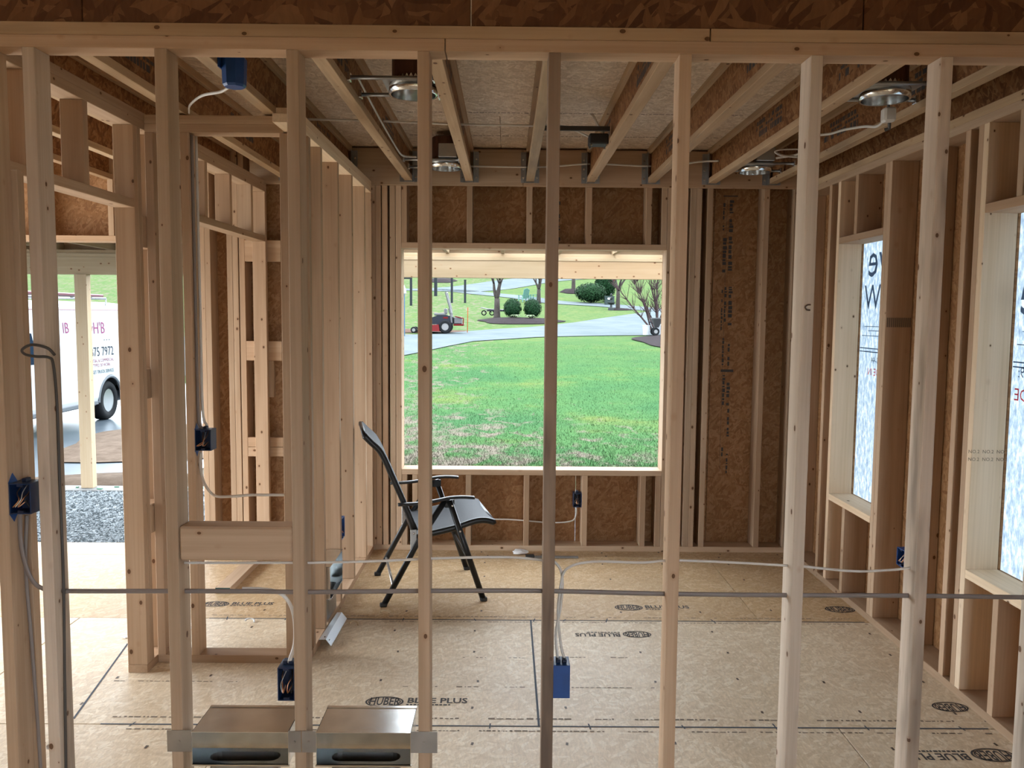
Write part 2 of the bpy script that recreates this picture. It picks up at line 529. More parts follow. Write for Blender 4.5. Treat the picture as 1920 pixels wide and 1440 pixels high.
ch.quad((.1375, 3.25, .0010), (.1465, 3.25, .0010), (.1465, 4.42, .0010), (.1375, 4.42, .0010))
for y in (3.248, 4.424):
    x = -1.5
    while x < 1.9:
        a = rr.uniform(-.015, .015); l = rr.uniform(.012, .034)
        ch.quad((x, y - l, .0012), (x + .006, y - l, .0012), (x + .006 + a, y + l, .0012), (x + a, y + l, .0012)); x += rr.uniform(.13, .42)
ch.quad((-1.753, 3.29, .0010), (-1.745, 3.29, .0010), (-1.876, 4.07, .0010), (-1.884, 4.07, .0010))
ch.build('chalk_line', M['chalk'], floor)
nl = MB()
for ya, yb, _ in rows[4:]:
    x = -1.9 + rr.uniform(-.02, .02)
    for i in range(10):
        xx = -1.88 + i * S + .142 - .03
        for k in range(4):
            y = ya + (k + .5) * (yb - ya) / 4 + rr.uniform(-.03, .03); x = xx + rr.uniform(-.03, .03)
            if x > 1.95 or abs(x + .95) < .09: continue
            a = rr.uniform(-.4, .4); c, s_ = math.cos(a) * .0050, math.sin(a) * .0050
            nl.add([(x - c - s_, y - c * 2 + s_, .0011), (x + c - s_, y - c * 2 - s_, .0011), (x + c + s_, y + c * 2.4 - s_, .0011), (x - c + s_, y + c * 2.4 + s_, .0011)], [[0, 1, 2, 3]])
tag(nl.build('nail_head', M['nail'], floor), kind='stuff')

# ------------------------------------------------------------------ front stud wall (the one looked through)
x0 = -1.0767
wf = root('wall_front', (0, 2.71, 0), 'open stud wall of pale upright lumber the room is seen through', kind='structure')
FY0, FY1 = 2.665, 2.754
lumber_box('bottom_plate', -1.64, 1.985, FY0, FY1, 0, 0.038, wf)
lumber_box('top_plate', -4.55, -0.20, FY0, FY1, 2.463, 2.501, wf)
lumber_box('top_plate', -0.197, 2.12, FY0, FY1, 2.463, 2.501, wf)
lumber_box('top_plate', -4.55, 0.62, FY0 - .002, FY1, 2.501, 2.539, wf, kind='j')
lumber_box('top_plate', 0.623, 2.12, FY0 - .003, FY1, 2.501, 2.539, wf, kind='j')
studs_front = []
for i in range(-1, 8):
    c = x0 + S * i
    kind = 'd' if i == 3 else 'w' if i in (-1, 5, 6, 7) else ''
    o = lumber_box('stud', c - .019, c + .019, FY0, FY1, .038, 2.463, wf, kind=kind)
    o.rotation_euler = (0, random.uniform(-.0012, .0012), random.uniform(-.02, .02))
lumber_box('stud', -1.640, -1.602, FY0, FY1, .038, 2.463, wf)
lumber_box('stud', 1.947, 1.985, FY0, FY1, .038, 2.463, wf)
lumber_box('blocking', -1.0565, -0.690, 2.667, 2.753, .848, .960, wf, b=.006)
xs = [-4.6, -2.53, -1.316, -.119, 1.096, 2.13]
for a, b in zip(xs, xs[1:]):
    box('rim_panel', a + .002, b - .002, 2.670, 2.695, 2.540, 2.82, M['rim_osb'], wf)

# ------------------------------------------------------------------ back wall with the big opening and the porch doorway
wb = root('wall_back', (0, 5.83, 0), 'stud wall with brown board sheathing around the big opening', kind='structure')
BY0, BY1 = 5.763, 5.903
for a, b in ((-2.10, 1.985),):
    lumber_box('bottom_plate', a, b, BY0, BY1, 0, .038, wb)
lumber_box('top_plate', -4.6, 2.125, BY0, BY1, 2.76, 2.798, wb)
def bstud(xa, xb, z0=.038, z1=2.76, name='stud', kind='', y0=BY0, y1=BY1):
    o = lumber_box(name, xa, xb, y0, y1, z0, z1, wb, kind=kind); return o
for a in (-4.598, -2.100, -2.062, -1.912, -1.873, -1.828, -1.545, -1.26):
    bstud(a, a + .0378)
for a in (-.976, -.938, -.900, -.855):
    bstud(a, a + .037)
for a in (-.803, -.7625):
    bstud(a, a + .0378)
for a in (1.086, 1.1245):
    bstud(a, a + .0378)
for a in (1.243, 1.2815, 1.356, 1.742, 1.947):
    bstud(a, a + .0378)
jx = [-.666 + S * k for k in range(-8, 8)]
for c in (-.26, .147, .553, .96):
    bstud(c - .019, c + .019, .038, .538, 'cripple_stud')
    bstud(c - .019, c + .019, 2.138, 2.76, 'cripple_stud')
bstud(-.723, -.686, .038, .538, 'cripple_stud'); bstud(-.650, -.613, .038, .538, 'cripple_stud')
bstud(-.723, -.686, 2.138, 2.76, 'cripple_stud')
bstud(1.047, 1.084, .038, .538, 'cripple_stud'); bstud(1.047, 1.084, 2.138, 2.76, 'cripple_stud')
lumber_box('window_sill_plate', -.724, 1.085, BY0, BY1, .538, .576, wb)
lumber_box('window_head_plate', -.724, 1.085, BY0, BY1, 2.100, 2.138, wb)
lumber_box('door_head_plate', -4.56, -2.10, BY0, BY1, 2.126, 2.164, wb)
for c in (-3.2, -2.69, -2.30):
    bstud(c - .019, c + .019, 2.164, 2.76, 'cripple_stud')
for za, zb in ((1.999, 2.143), (1.323, 1.457), (.724, .790), (.656, .722)):
    lumber_box('ladder_block', -1.790, -1.546, BY0 + .0005, BY0 + .038, za, zb, wb)
lumber_box('ladder_block', -1.641, -1.603, BY0 + .0005, BY0 + .038, 1.070, 1.321, wb)
SY0, SY1 = 5.9045, 5.916
for xa, xb, za, zb in ((-4.6, -2.102, 2.128, 2.80), (-2.10, -.725, -.3, 2.80), (-.723, .50, -.3, .575), (.502, 1.085, -.3, .575),
                       (-.723, .14, 2.102, 2.80), (.142, 1.085, 2.102, 2.80), (1.086, 1.438, -.3, 2.80), (1.441, 2.14, -.3, 2.80)):
    box('sheathing_panel', xa, xb, SY0, SY1, za, zb, M['osb_xz'], wb, b=.0008)
box('seam_light_block', 1.39, 1.49, 5.9165, 5.9185, -.3, 2.80, M['void'], wb, b=0)  # backing strip added behind the seam to block leaking sky light
# printed column on the sheathing right of the opening
pp = MB(); rr = random.Random(11)
def vdash(xa, xb, z0, z1, p):
    z = z1
    while z > z0:
        d = rr.uniform(.008, .03)
        if rr.random() < p:
            w = rr.uniform(.6, 1.0)
            pp.quad((xa, 5.9038, z - d), (xa + (xb - xa) * w, 5.9038, z - d), (xa + (xb - xa) * w, 5.9038, z), (xa, 5.9038, z))
        z -= d + rr.uniform(.004, .010)
vdash(1.545, 1.575, 2.17, 2.46, .95); vdash(1.50, 1.515, 2.26, 2.44, .7); vdash(1.505, 1.535, 1.98, 2.20, .95); vdash(1.545, 1.575, 1.98, 2.15, .95)
vdash(1.555, 1.583, 1.60, 1.88, .9); vdash(1.525, 1.542, 1.62, 1.86, .7); vdash(1.505, 1.518, 1.55, 1.84, .8); vdash(1.520, 1.535, 1.32, 1.50, 1); vdash(1.56, 1.575, 1.30, 1.46, .6)
vdash(1.53, 1.55, 1.02, 1.24, .9); vdash(1.56, 1.585, 1.04, 1.22, .9); vdash(1.57, 1.59, .80, 1.0, .6); vdash(1.535, 1.55, .66, .75, .8); vdash(1.57, 1.585, .55, .70, .8)
pp.quad((1.50, 5.9038, 2.485), (1.60, 5.9038, 2.485), (1.60, 5.9038, 2.492), (1.50, 5.9038, 2.492))
pp.quad((1.515, 5.9038, 1.262), (1.605, 5.9038, 1.262), (1.605, 5.9038, 1.280), (1.515, 5.9038, 1.280))
pp.box(1.526, 1.5275, 5.9036, 5.9039, .55, 2.46, 0)
pp.build('sheathing_print', M['ink'], wb)
p2 = MB(); rr = random.Random(5); pp = p2
vdash(.352, .366, 2.16, 2.44, .8)
p2.build('sheathing_print', M['ink'], wb)

# ------------------------------------------------------------------ right wall with two wrapped window openings
RX0, RX1 = 1.985, 2.125
wr = root('wall_right', (2.055, 4.2, 0), 'stud wall along the right with two wrapped window openings', kind='structure')
lumber_box('bottom_plate', RX0, RX1, -4.0, 5.763, 0, .038, wr)
lumber_box('top_plate', RX0, RX1, -4.0, 5.763, 2.463, 2.501, wr)
lumber_box('top_plate', RX0, RX1, -4.0, 5.763, 2.501, 2.539, wr, kind='j')
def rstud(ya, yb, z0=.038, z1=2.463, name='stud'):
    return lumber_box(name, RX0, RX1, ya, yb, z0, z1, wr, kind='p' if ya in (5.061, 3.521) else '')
for y in (5.66, 5.20, 5.061, 4.431, 4.393, 4.02, 3.66, 3.559, 3.521):
    rstud(y, y + .0378)
for y in (2.891, 2.853, 2.762, 1.91, 1.55):
    rstud(y, y + .0378)
for ya, yb, c in ((4.470, 5.060, (4.83,)), (2.930, 3.520, (3.29,))):
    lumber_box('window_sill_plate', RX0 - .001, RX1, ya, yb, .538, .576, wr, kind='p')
    lumber_box('window_head_plate', RX0, RX1, ya, yb, 2.092, 2.130, wr)
    for y in c:
        rstud(y - .019, y + .019, .038, .538, 'cripple_stud'); rstud(y - .019, y + .019, 2.130, 2.463, 'cripple_stud')
for ya, yb, za, zb in ((5.061, 5.93, -.3, 2.80), (4.47, 5.060, -.3, .575), (4.47, 5.060, 2.093, 2.80), (3.521, 4.469, -.3, 2.80), (2.93, 3.520, -.3, .575), (2.93, 3.520, 2.093, 2.80),
                       (-1.4, 2.929, -.3, 2.80), (-3.2, -1.402, 2.15, 2.80), (-3.2, -1.402, -.3, .5), (-4.0, -3.202, -.3, 2.8)):
    box('sheathing_panel', 2.1265, 2.138, ya, yb, za, zb, M['osb_yz'], wr, b=.0008)
wrap = NT('house_wrap')
_v, _ = wrap.objvec(0)
_n = wrap.noise(wrap.mapping(_v, (1, 46, 20), (0.5, 0, 0)), 1.0, 4, 0.65)
_c = wrap.ramp(_n, [(0.30, (0.085, 0.12, 0.17)), (0.50, (0.175, 0.215, 0.255)), (0.70, (0.36, 0.385, 0.39))])
_t = wrap.n('BsdfTranslucent'); wrap.l(_c, _t.inputs[0])
_d = wrap.n('BsdfDiffuse'); wrap.l(_c, _d.inputs[0])
_mx = wrap.n('MixShader'); _mx.inputs[0].default_value = 0.5
wrap.l(_d.outputs[0], _mx.inputs[1]); wrap.l(_t.outputs[0], _mx.inputs[2])
wrap.l(_mx.outputs[0], wrap.t.nodes['Material Output'].inputs[0])
M['wrap'] = wrap.m
def translucent(name, c):
    k = NT(name); t = k.n('BsdfTranslucent'); t.inputs[0].default_value = (*c, 1)
    d = k.n('BsdfDiffuse'); d.inputs[0].default_value = (*c, 1)
    mx = k.n('MixShader'); mx.inputs[0].default_value = .6
    k.l(d.outputs[0], mx.inputs[1]); k.l(t.outputs[0], mx.inputs[2]); k.l(mx.outputs[0], k.t.nodes['Material Output'].inputs[0]); return k.m
M['wrapink'] = translucent('blue_grey_wrap_ink', (.085, .115, .165)); M['wrapred'] = translucent('red_wrap_ink', (.55, .06, .07))
for wi, (ya, yb, yo) in enumerate(((4.47, 5.06, 0.0), (2.93, 3.52, 0.0))):
    w = root('window_%d' % (wi + 2), (2.14, (ya + yb) / 2, .576), None, kind='structure')
    # the membrane: one crinkled sheet
    nx, nz = 14, 30; vs = []; rr = random.Random(wi)
    for j in range(nz + 1):
        for i in range(nx + 1):
            y = ya - .06 + (yb - ya + .12) * i / nx; z = .50 + 1.66 * j / nz
            vs.append((2.1415 + rr.uniform(-.0006, .0016), y, z))
    fs = [[j * (nx + 1) + i, j * (nx + 1) + i + 1, (j + 1) * (nx + 1) + i + 1, (j + 1) * (nx + 1) + i] for j in range(nz) for i in range(nx)]
    meshobj('house_wrap', vs, fs, M['wrap'], w, smooth=True)
    def wt(s, size, yc, zc, mat):
        text_mesh('wrap_lettering', s, size, mat, frame((2.1396, yc, zc), (0, 1, 0), (0, 0, 1)), w)
    if wi == 0:
        wt('ve', .30, 4.86, 1.985, M['wrapink']); wt('eW', .21, 4.87, 1.765, M['wrapink'])
        wt('1-800-44', .055, 4.80, 1.405, M['wrapink']); wt('MADE IN', .06, 4.82, 1.335, M['wrapred'])
    else:
        wt('v', .30, 3.40, 2.02, M['wrapink']); wt('e', .30, 3.43, 1.76, M['wrapink'])
        wt('1-44-9:', .065, 3.39, 1.43, M['wrapink']); wt('MADE', .075, 3.40, 1.335, M['wrapred'])
    k = MB()
    for z, h, a, b in ((1.60, .004, .05, .4), (1.575, .004, .1, .4), (1.545, .004, .02, .4), (1.47, .006, 0, .42), (1.45, .006, 0, .42)):
        k.quad((2.1397, yb - b - .1, z), (2.1397, yb - a, z), (2.1397, yb - a, z + h), (2.1397, yb - b - .1, z + h))
    k.build('wrap_lettering', M['wrapink'], w)
# grade print on one board of each jamb
gp = MB(); rr = random.Random(4)
for z in (1.088, 1.055):
    text_mesh('grade_print', 'NO.2  NO.2  NO.2', .021, M['inkf'], frame((2.055, 3.5203, z), (1, 0, 0), (0, 0, 1)), wr)
for z in (1.605,):
    for i in range(12):
        x = 1.992 + i * .0108
        gp.quad((x, 4.3925, z), (x + .0085, 4.3925, z), (x + .0085, 4.3925, z + .05), (x, 4.3925, z + .05))
gp.build('grade_print', M['inkf'], wr)

# ------------------------------------------------------------------ partition running back along the middle
wp = root('wall_partition', (-.965, 4.85, 0), 'stud partition running back behind the folding chair', kind='structure')
PX0, PX1 = -1.009, -.920
lumber_box('bottom_plate', PX0, PX1, 3.934, 5.763, 0, .038, wp)
lumber_box('top_plate', PX0, PX1, 3.66, 5.724, 2.463, 2.501, wp, kind='p')
lumber_box('top_plate', PX0, PX1, 3.72, 5.724, 2.501, 2.539, wp, kind='p')
for y in (3.936, 4.183, 4.594, 5.005, 5.445, 5.724):
    lumber_box('stud', PX0, PX1, y, y + .038, .038, 2.463, wp)
# ------------------------------------------------------------------ short cross wall between partition and left wall
wc = root('wall_cross', (-1.28, 3.89, 0), 'short stud wall behind the blocking with a low plate', kind='structure')
lumber_box('bottom_plate', -1.635, -.921, 3.845, 3.934, 0, .038, wc)
lumber_box('top_plate', -1.635, -1.010, 3.845, 3.934, 2.456, 2.494, wc)
lumber_box('top_plate', -1.635, -1.010, 3.845, 3.934, 2.494, 2.532, wc)
for a in (-1.635, -1.476, -1.030):
    lumber_box('stud', a, a + .038, 3.845, 3.934, .038, 2.456, wc)
# ------------------------------------------------------------------ left wall with two door openings
wl = root('wall_left', (-1.68, 4.3, 0), 'stud wall with two door openings in front of the porch doorway', kind='structure')
LX0, LX1 = -1.725, -1.636
lumber_box('bottom_plate', LX0, LX1, 3.73, 4.0, 0, .038, wl)
lumber_box('bottom_plate', -1.705, -1.616, 4.822, 5.762, 0, .038, wl)
box('painted_end', -1.703, -1.618, 4.819, 4.8218, .003, .036, plain('teal_end_paint', (.01, .06, .06), .6), wl, b=0)
lumber_box('top_plate', LX0, LX1, 2.755, 5.762, 2.463, 2.501, wl)
lumber_box('top_plate', LX0, LX1, 2.755, 5.762, 2.501, 2.539, wl)
lumber_box('stud', -1.69, -1.583, 2.7545, 2.792, .0, 2.105, wl)
lumber_box('stud', LX0, LX1, 3.731, 3.768, .038, 2.463, wl)
lumber_box('stud', LX0, LX1, 3.769, 3.806, .038, 2.463, wl)
lumber_box('stud', LX0, LX1, 3.936, 3.973, .038, 2.463, wl)
lumber_box('stud', LX0, LX1, 5.724, 5.762, .038, 2.463, wl)
lumber_box('door_header', LX0, LX1, 2.755, 3.7305, 2.106, 2.144, wl)
lumber_box('door_header', LX0, LX1, 3.9735, 5.7235, 2.130, 2.168, wl)
for y in (2.90, 3.30):
    lumber_box('cripple_stud', LX0, LX1, y, y + .038, 2.144, 2.463, wl)
for y in (4.60, 5.01, 5.42):
    lumber_box('cripple_stud', LX0, LX1, y, y + .038, 2.168, 2.463, wl)
for za, zb in ((1.94, 2.08), (1.256, 1.390), (.630, .765)):
    lumber_box('blocking', LX0 + .01, LX1, 3.8065, 3.9355, za, zb, wl)

# ------------------------------------------------------------------ ceiling: joists, ledger, hangers, boards
ce = root('ceiling', (0, 4.2, 2.53), 'joist ceiling with pale boards above', kind='structure')
JZ0, JZ1 = 2.5395, 2.770
for k, c in enumerate([-.666 + S * i for i in range(-9, 7)]):
    j = root('joist', (c, 4.2, JZ0))
    j.parent = ce; j.location = Vector((c, 4.2, JZ0)) - wloc(ce)
    yb = 5.7235 if c > -1.75 else 5.762
    lumber_box('flange', c - .026, c + .026, 2.70, yb, JZ0, JZ0 + .035, j, kind='j')
    lumber_box('flange', c - .026, c + .026, 2.70, yb, JZ1 - .035, JZ1, j, kind='j')
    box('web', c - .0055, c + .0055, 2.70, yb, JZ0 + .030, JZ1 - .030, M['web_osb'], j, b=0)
    if -1.6 < c and abs(c - .147) > .01:
        sx = 1 if c < 0 else -1; X = c + sx * .0058; wp_ = MB(); rr = random.Random(100 + k)
        for y0 in (3.0 + rr.uniform(0, .5), 4.2 + rr.uniform(0, .6)):
            for z, h_ in ((2.625, .030), (2.665, .014), (2.69, .022)):
                y = y0
                while y < y0 + .42:
                    d = rr.uniform(.012, .04)
                    if rr.random() < .8: wp_.quad((X, y, z), (X, y + d, z), (X, y + d, z + h_), (X, y, z + h_))
                    y += d + rr.uniform(.004, .012)
        wp_.build('web_print', M['ink'], j)
    if -1.7 < c:
        h = root('joist_hanger', (c, 5.70, JZ0)); h.parent = ce; h.location = Vector((c, 5.70, JZ0)) - wloc(ce)
        hb = MB()
        hb.box(c - .0285, c - .0268, 5.672, 5.7235, JZ0 - .001, JZ0 + .20, 0)
        hb.box(c + .0268, c + .0285, 5.672, 5.7235, JZ0 - .001, JZ0 + .20, 0)
        hb.box(c - .0285, c + .0285, 5.672, 5.7235, JZ0 - .003, JZ0 - .001, 0)
        hb.box(c - .062, c - .0285, 5.7215, 5.7235, JZ0 - .003, JZ0 + .20, 0)
        hb.box(c + .0285, c + .062, 5.7215, 5.7235, JZ0 - .003, JZ0 + .20, 0)
        hb.build('hanger_strap', M['hanger'], h)
        sb = MB()
        for sx in (-.046, .046):
            for z in (.03, .09, .15):
                sb.box(c + sx - .006, c + sx + .006, 5.718, 5.7215, JZ0 + z - .006, JZ0 + z + .006, .002)
        sb.build('hanger_screw', M['screw'], h)
lumber_box('ledger', -1.735, .10, 5.724, 5.7625, 2.517, 2.757, ce)
lumber_box('ledger', .102, 1.984, 5.724, 5.7625, 2.517, 2.757, ce)
# a rim board over the right wall
box('rim_board', 2.085, 2.12, 2.70, 5.76, 2.5395, 2.770, M['web_osb'], ce, b=.001)
for ya, yb, seams in ((2.60, 3.62, (-2.49, -.05, 2.2)), (3.62, 4.84, (-3.71, -1.27, 1.17)), (4.84, 5.92, (-2.49, -.05, 2.2))):
    xs = sorted([-4.6, 2.16] + [s for s in seams if s < 2.1])
    for a, b in zip(xs, xs[1:]):
        box('ceiling_panel', a + .0015, b - .0015, ya + .0015, yb - .0015, JZ1, JZ1 + .018, M['ceil_osb'], ce, b=.001)
cp = MB(); rr = random.Random(21)
def cdash(xa, xb, y, h=.018):
    x = xa
    while x < xb:
        d = rr.uniform(.006, .03); cp.quad((x, y, JZ1 - .0007), (x, y + h * rr.uniform(.5, 1), JZ1 - .0007), (x + d, y + h * rr.uniform(.5, 1), JZ1 - .0007), (x + d, y, JZ1 - .0007)); x += d + rr.uniform(.003, .012)
for y in (3.44, 4.75, 5.35):
    cdash(-.62, 1.3, y)
cp.build('ceiling_print', M['inkf'], ce)

box('light_leak_cover', -4.7, 2.3, 2.55, 6.0, 2.83, 2.85, M['ceil_osb'], ce, b=0)  # unseen slab added over the panels to stop light leaking through seams
# ------------------------------------------------------------------ the room behind the viewer and the outer left wall (their openings added to let light in)
rb = root('wall_rear', (0, -4.0, 0), 'rear wall with wide unglazed openings', kind='structure')
for xa, xb, za, zb in ((-4.6, -3.4, 0, 2.8), (-3.4, .3, 0, 2.8), (.3, 1.9, 2.2, 2.8), (.3, 1.9, 0, .6), (1.9, 2.13, 0, 2.8)):
    box('sheathing_panel', xa, xb, -4.02, -4.0, za, zb, M['osb_xz'], rb, b=0)
lo = root('wall_outer_left', (-4.6, 1, 0), 'unseen outer wall with a wide opening added for light', kind='structure')
for ya, yb, za, zb in ((-4.0, 2.85, 0, 2.8), (2.85, 5.65, 2.3, 2.8), (5.65, 5.92, 0, 2.8)):
    box('sheathing_panel', -4.62, -4.6, ya, yb, za - .3, zb, M['osb_yz'], lo, b=0)
rc = root('ceiling_rear', (0, -.7, 2.77), 'board ceiling of the rear room', kind='structure')
box('ceiling_panel', -4.7, 2.3, -4.1, 2.598, 2.83, 2.85, M['ceil_osb'], rc, b=0)

# ------------------------------------------------------------------ outside: ground
_PY = [-60, 5.9, 9.5, 12, 17, 24, 35, 45, 60, 80, 110, 150, 220]
_PZ = [-.35, -.35, -.35, -.38, -.38, -.12, .5, .9, 2.0, 4.0, 7.4, 12.5, 21]
def tz(y):
    for a, b, c, d in zip(_PY, _PY[1:], _PZ, _PZ[1:]):
        if y <= b: return c + (d - c) * (y - a) / (b - a)
    return _PZ[-1]
lawn = NT('lawn_grass')
_v, _ = lawn.objvec(0)
_n1 = lawn.noise(_v, 0.35, 4, 0.6); _n2 = lawn.noise(lawn.mapping(_v, (1, .5, 1)), 2.6, 5, 0.65, 0.6); _n3 = lawn.noise(_v, 26, 3, 0.7)
_g = lawn.ramp(_n1, [(0.35, (.020, .048, .0205)), (0.55, (.026, .055, .021)), (0.72, (.048, .062, .021))])
_sf = lawn.n('SeparateXYZ'); lawn.l(_v, _sf.inputs[0])
_far = lawn.n('MapRange'); lawn.l(_sf.outputs[1], _far.inputs[0]); _far.inputs[1].default_value = 24; _far.inputs[2].default_value = 48; _far.inputs[3].default_value = 0; _far.inputs[4].default_value = .7
_g = lawn.mix(_far.outputs[0], _g, lawn.ramp(_n2, [(0.35, (.032, .052, .020)), (0.65, (.056, .064, .028))]))
_g = lawn.mix(1.0, _g, lawn.ramp(_n3, [(0.25, (.55, .6, .55)), (0.75, (1.3, 1.25, 1.3))]), 'MULTIPLY')
_s = lawn.n('SeparateXYZ'); lawn.l(_v, _s.inputs[0])
# worn straw-coloured patches, thickest in the yard nearest the house
_d1 = lawn.n('MapRange'); lawn.l(_s.outputs[1], _d1.inputs[0]); _d1.inputs[1].default_value = 10; _d1.inputs[2].default_value = 20; _d1.inputs[3].default_value = .15; _d1.inputs[4].default_value = -.06
_d2 = lawn.n('MapRange'); lawn.l(_s.outputs[0], _d2.inputs[0]); _d2.inputs[1].default_value = -2; _d2.inputs[2].default_value = 1.2; _d2.inputs[3].default_value = .12; _d2.inputs[4].default_value = -.04
_p = lawn.math('ADD', _n2, lawn.math('ADD', _d1.outputs[0], _d2.outputs[0]))
_pf = lawn.ramp(_p, [(0.56, (0, 0, 0)), (0.72, (1, 1, 1))])
_straw = lawn.ramp(_n3, [(0.3, (.045, .039, .031)), (0.7, (.078, .068, .054))])
lawn.l(lawn.mix(_pf, _g, _straw), lawn.b.inputs['Base Color'])
lawn.b.inputs['Roughness'].default_value = 0.9; lawn.b.inputs['Specular IOR Level'].default_value = 0.0
M['lawn'] = lawn.m
def ground_mat(name, a, b, scale, rough=0.9, spec=0.3, bump=0.0, vor=False):
    k = NT(name); v, _ = k.objvec(0)
    if vor:
        d, c = k.voro(v, scale); s = k.n('SeparateColor'); k.l(c, s.inputs[0]); f = s.outputs[0]
    else:
        f = k.noise(v, scale, 5, 0.65); d = f
    k.l(k.ramp(f, [(0.25, a), (0.75, b)]), k.b.inputs['Base Color'])
    k.b.inputs['Roughness'].default_value = rough; k.b.inputs['Specular IOR Level'].default_value = spec
    if bump: k.bump(d, bump, 0.02)
    return k.m
M['gravel'] = ground_mat('grey_blue_gravel', (0.045, 0.0575, 0.065, 1), (0.21, 0.235, 0.25, 1), 42, .8, .3, 0.8, True)
M['wet'] = ground_mat('wet_asphalt', (0.0175, 0.025, 0.0325, 1), (0.0375, 0.0475, 0.0575, 1), 1.4, .30, .4)
M['drive'] = ground_mat('wet_concrete_drive', (.042, .052, .056, 1), (.062, .071, .075, 1), .55, .8, .0)
M['dirt'] = ground_mat('tan_dirt', (0.0375, 0.0263, 0.0188, 1), (0.075, 0.0562, 0.0431, 1), 6, .95, .03, 0.5)
M['redsoil'] = ground_mat('red_soil', (0.021, 0.0105, 0.006, 1), (0.039, 0.021, 0.0135, 1), 9, .95, .03, .4)
M['mulch'] = ground_mat('dark_mulch', (0.0054, 0.0042, 0.0048, 1), (0.015, 0.0114, 0.012, 1), 14, .95, .02, .6)
M['concrete'] = ground_mat('pale_concrete', (0.08, 0.08, 0.0775, 1), (0.12, 0.12, 0.1175, 1), 8, .8, .3)
ys = [-40, -10, 0, 5.93] + [6 + i * 1.0 for i in range(1, 30)] + [36 + 2.5 * i for i in range(20)] + [90 + 10 * i for i in range(14)]
xs = [-120, -60, -30] + [-20 + 2 * i for i in range(21)] + [30, 60, 120]
vs = [(x, y, tz(y)) for y in ys for x in xs]; nx = len(xs)
fs = [[j * nx + i, j * nx + i + 1, (j + 1) * nx + i + 1, (j + 1) * nx + i] for j in range(len(ys) - 1) for i in range(nx - 1)]
o = meshobj('lawn', vs, fs, M['lawn'], origin=(0, 0, 0)); tag(o, kind='structure')
def sheet(name, mat, poly_near, poly_far, lift=.03, n=40, rows_=8, kind='structure', x0=None, x1=None):
    """ground sheet between two edge curves y(x), laid on the terrain"""
    def ev(P, x):
        if x <= P[0][0]: return P[0][1]
        for a, b in zip(P, P[1:]):
            if x <= b[0]: return a[1] + (b[1] - a[1]) * (x - a[0]) / (b[0] - a[0])
        return P[-1][1]
    xa = x0 if x0 is not None else min(poly_near[0][0], poly_far[0][0]); xb = x1 if x1 is not None else max(poly_near[-1][0], poly_far[-1][0])
    vs = []
    for i in range(n + 1):
        x = xa + (xb - xa) * i / n; a, b = ev(poly_near, x), ev(poly_far, x)
        for j in range(rows_ + 1):
            y = a + (b - a) * j / rows_; vs.append((x, y, tz(y) + lift))
    w = rows_ + 1
    fs = [[i * w + j, (i + 1) * w + j, (i + 1) * w + j + 1, i * w + j + 1] for i in range(n) for j in range(rows_)]
    o = meshobj(name, vs, fs, mat, origin=(0, 0, 0)); tag(o, kind=kind); return o
sheet('driveway', M['drive'], [(-14, 22), (-6, 24), (-3.57, 29.2), (-1.57, 35.0), (1.46, 38.2), (3.76, 39.3), (6.1, 40.0), (14, 41.5), (22, 42)],
      [(-14, 38), (-4.74, 38.8), (-3.3, 39.75), (-2.39, 41.5), (-.3, 44.6), (1.75, 46.25), (4.06, 49.3), (6, 52.75), (8.2, 56.2), (11.5, 61.4), (16, 66), (22, 72)])
def ribbon(name, mat, pts, w, lift=.04):
    P = smooth_path([(x, y, 0) for x, y in pts], 8); vs = []
    for i, p in enumerate(P):
        t = P[min(i + 1, len(P) - 1)] - P[max(i - 1, 0)]; t.normalize(); s = Vector((-t.y, t.x, 0))
        for k in (-1, -.5, 0, .5, 1):
            q = p + s * (w / 2 * k); vs.append((q.x, q.y, tz(q.y) + lift))
    fs = [[i * 5 + j, (i + 1) * 5 + j, (i + 1) * 5 + j + 1, i * 5 + j + 1] for i in range(len(P) - 1) for j in range(4)]
    o = meshobj(name, vs, fs, mat, origin=(0, 0, 0)); return tag(o, kind='structure')
ribbon('garden_path', M['drive'], [(16, 57.5), (11, 60.5), (7.6, 63.9), (3.7, 66.5), (1.1, 71), (-2.4, 75), (-5, 78), (-11, 79)], 2.4)
ribbon('garden_path', M['drive'], [(-6, 78), (-2.4, 82), (2.5, 92), (8, 98), (16, 102)], 6)
sheet('parking_road', M['wet'], [(-40, 9.34), (-3.9, 9.34)], [(-40, 22), (-8, 22), (-3.9, 16)], lift=.015, n=20)
def disc(name, mat, cx, cy, rx, ry, lift=.05, h=.10, kind='structure', n=28):
    vs = [(cx, cy, tz(cy) + lift + h)]
    for q, f in ((.6, .8), (1.0, 0)):
        for i in range(n):
            a = 2 * math.pi * i / n; w = 1 + .09 * math.sin(3 * a + cx) + .06 * math.sin(5 * a)
            x, y = cx + rx * q * w * math.cos(a), cy + ry * q * w * math.sin(a); vs.append((x, y, tz(y) + lift + h * f))
    fs = [[0, 1 + i, 1 + (i + 1) % n] for i in range(n)] + [[1 + i, 1 + n + i, 1 + n + (i + 1) % n, 1 + (i + 1) % n] for i in range(n)]
    o = meshobj(name, vs, fs, mat, origin=(cx, cy, tz(cy)), smooth=True); return tag(o, kind=kind)
disc('dirt_ground', M['dirt'], -5.05, 13.0, 1.75, 2.0, .03, .10)
disc('dirt_ground', M['dirt'], -4.25, 9.80, 1.5, .42, .02, .06)
disc('soil_ground', M['redsoil'], -4.5, 42.0, 2.3, 1.6, .03, .05)
disc('mulch_ground', M['mulch'], .75, 49.6, 2.5, 1.9, .04, .18)
disc('mulch_ground', M['mulch'], 8.0, 36.2, 2.6, 3.6, .04, .15)
disc('mulch_ground', M['mulch'], 6.0, 77.0, 1.1, 1.5, .04, .35)
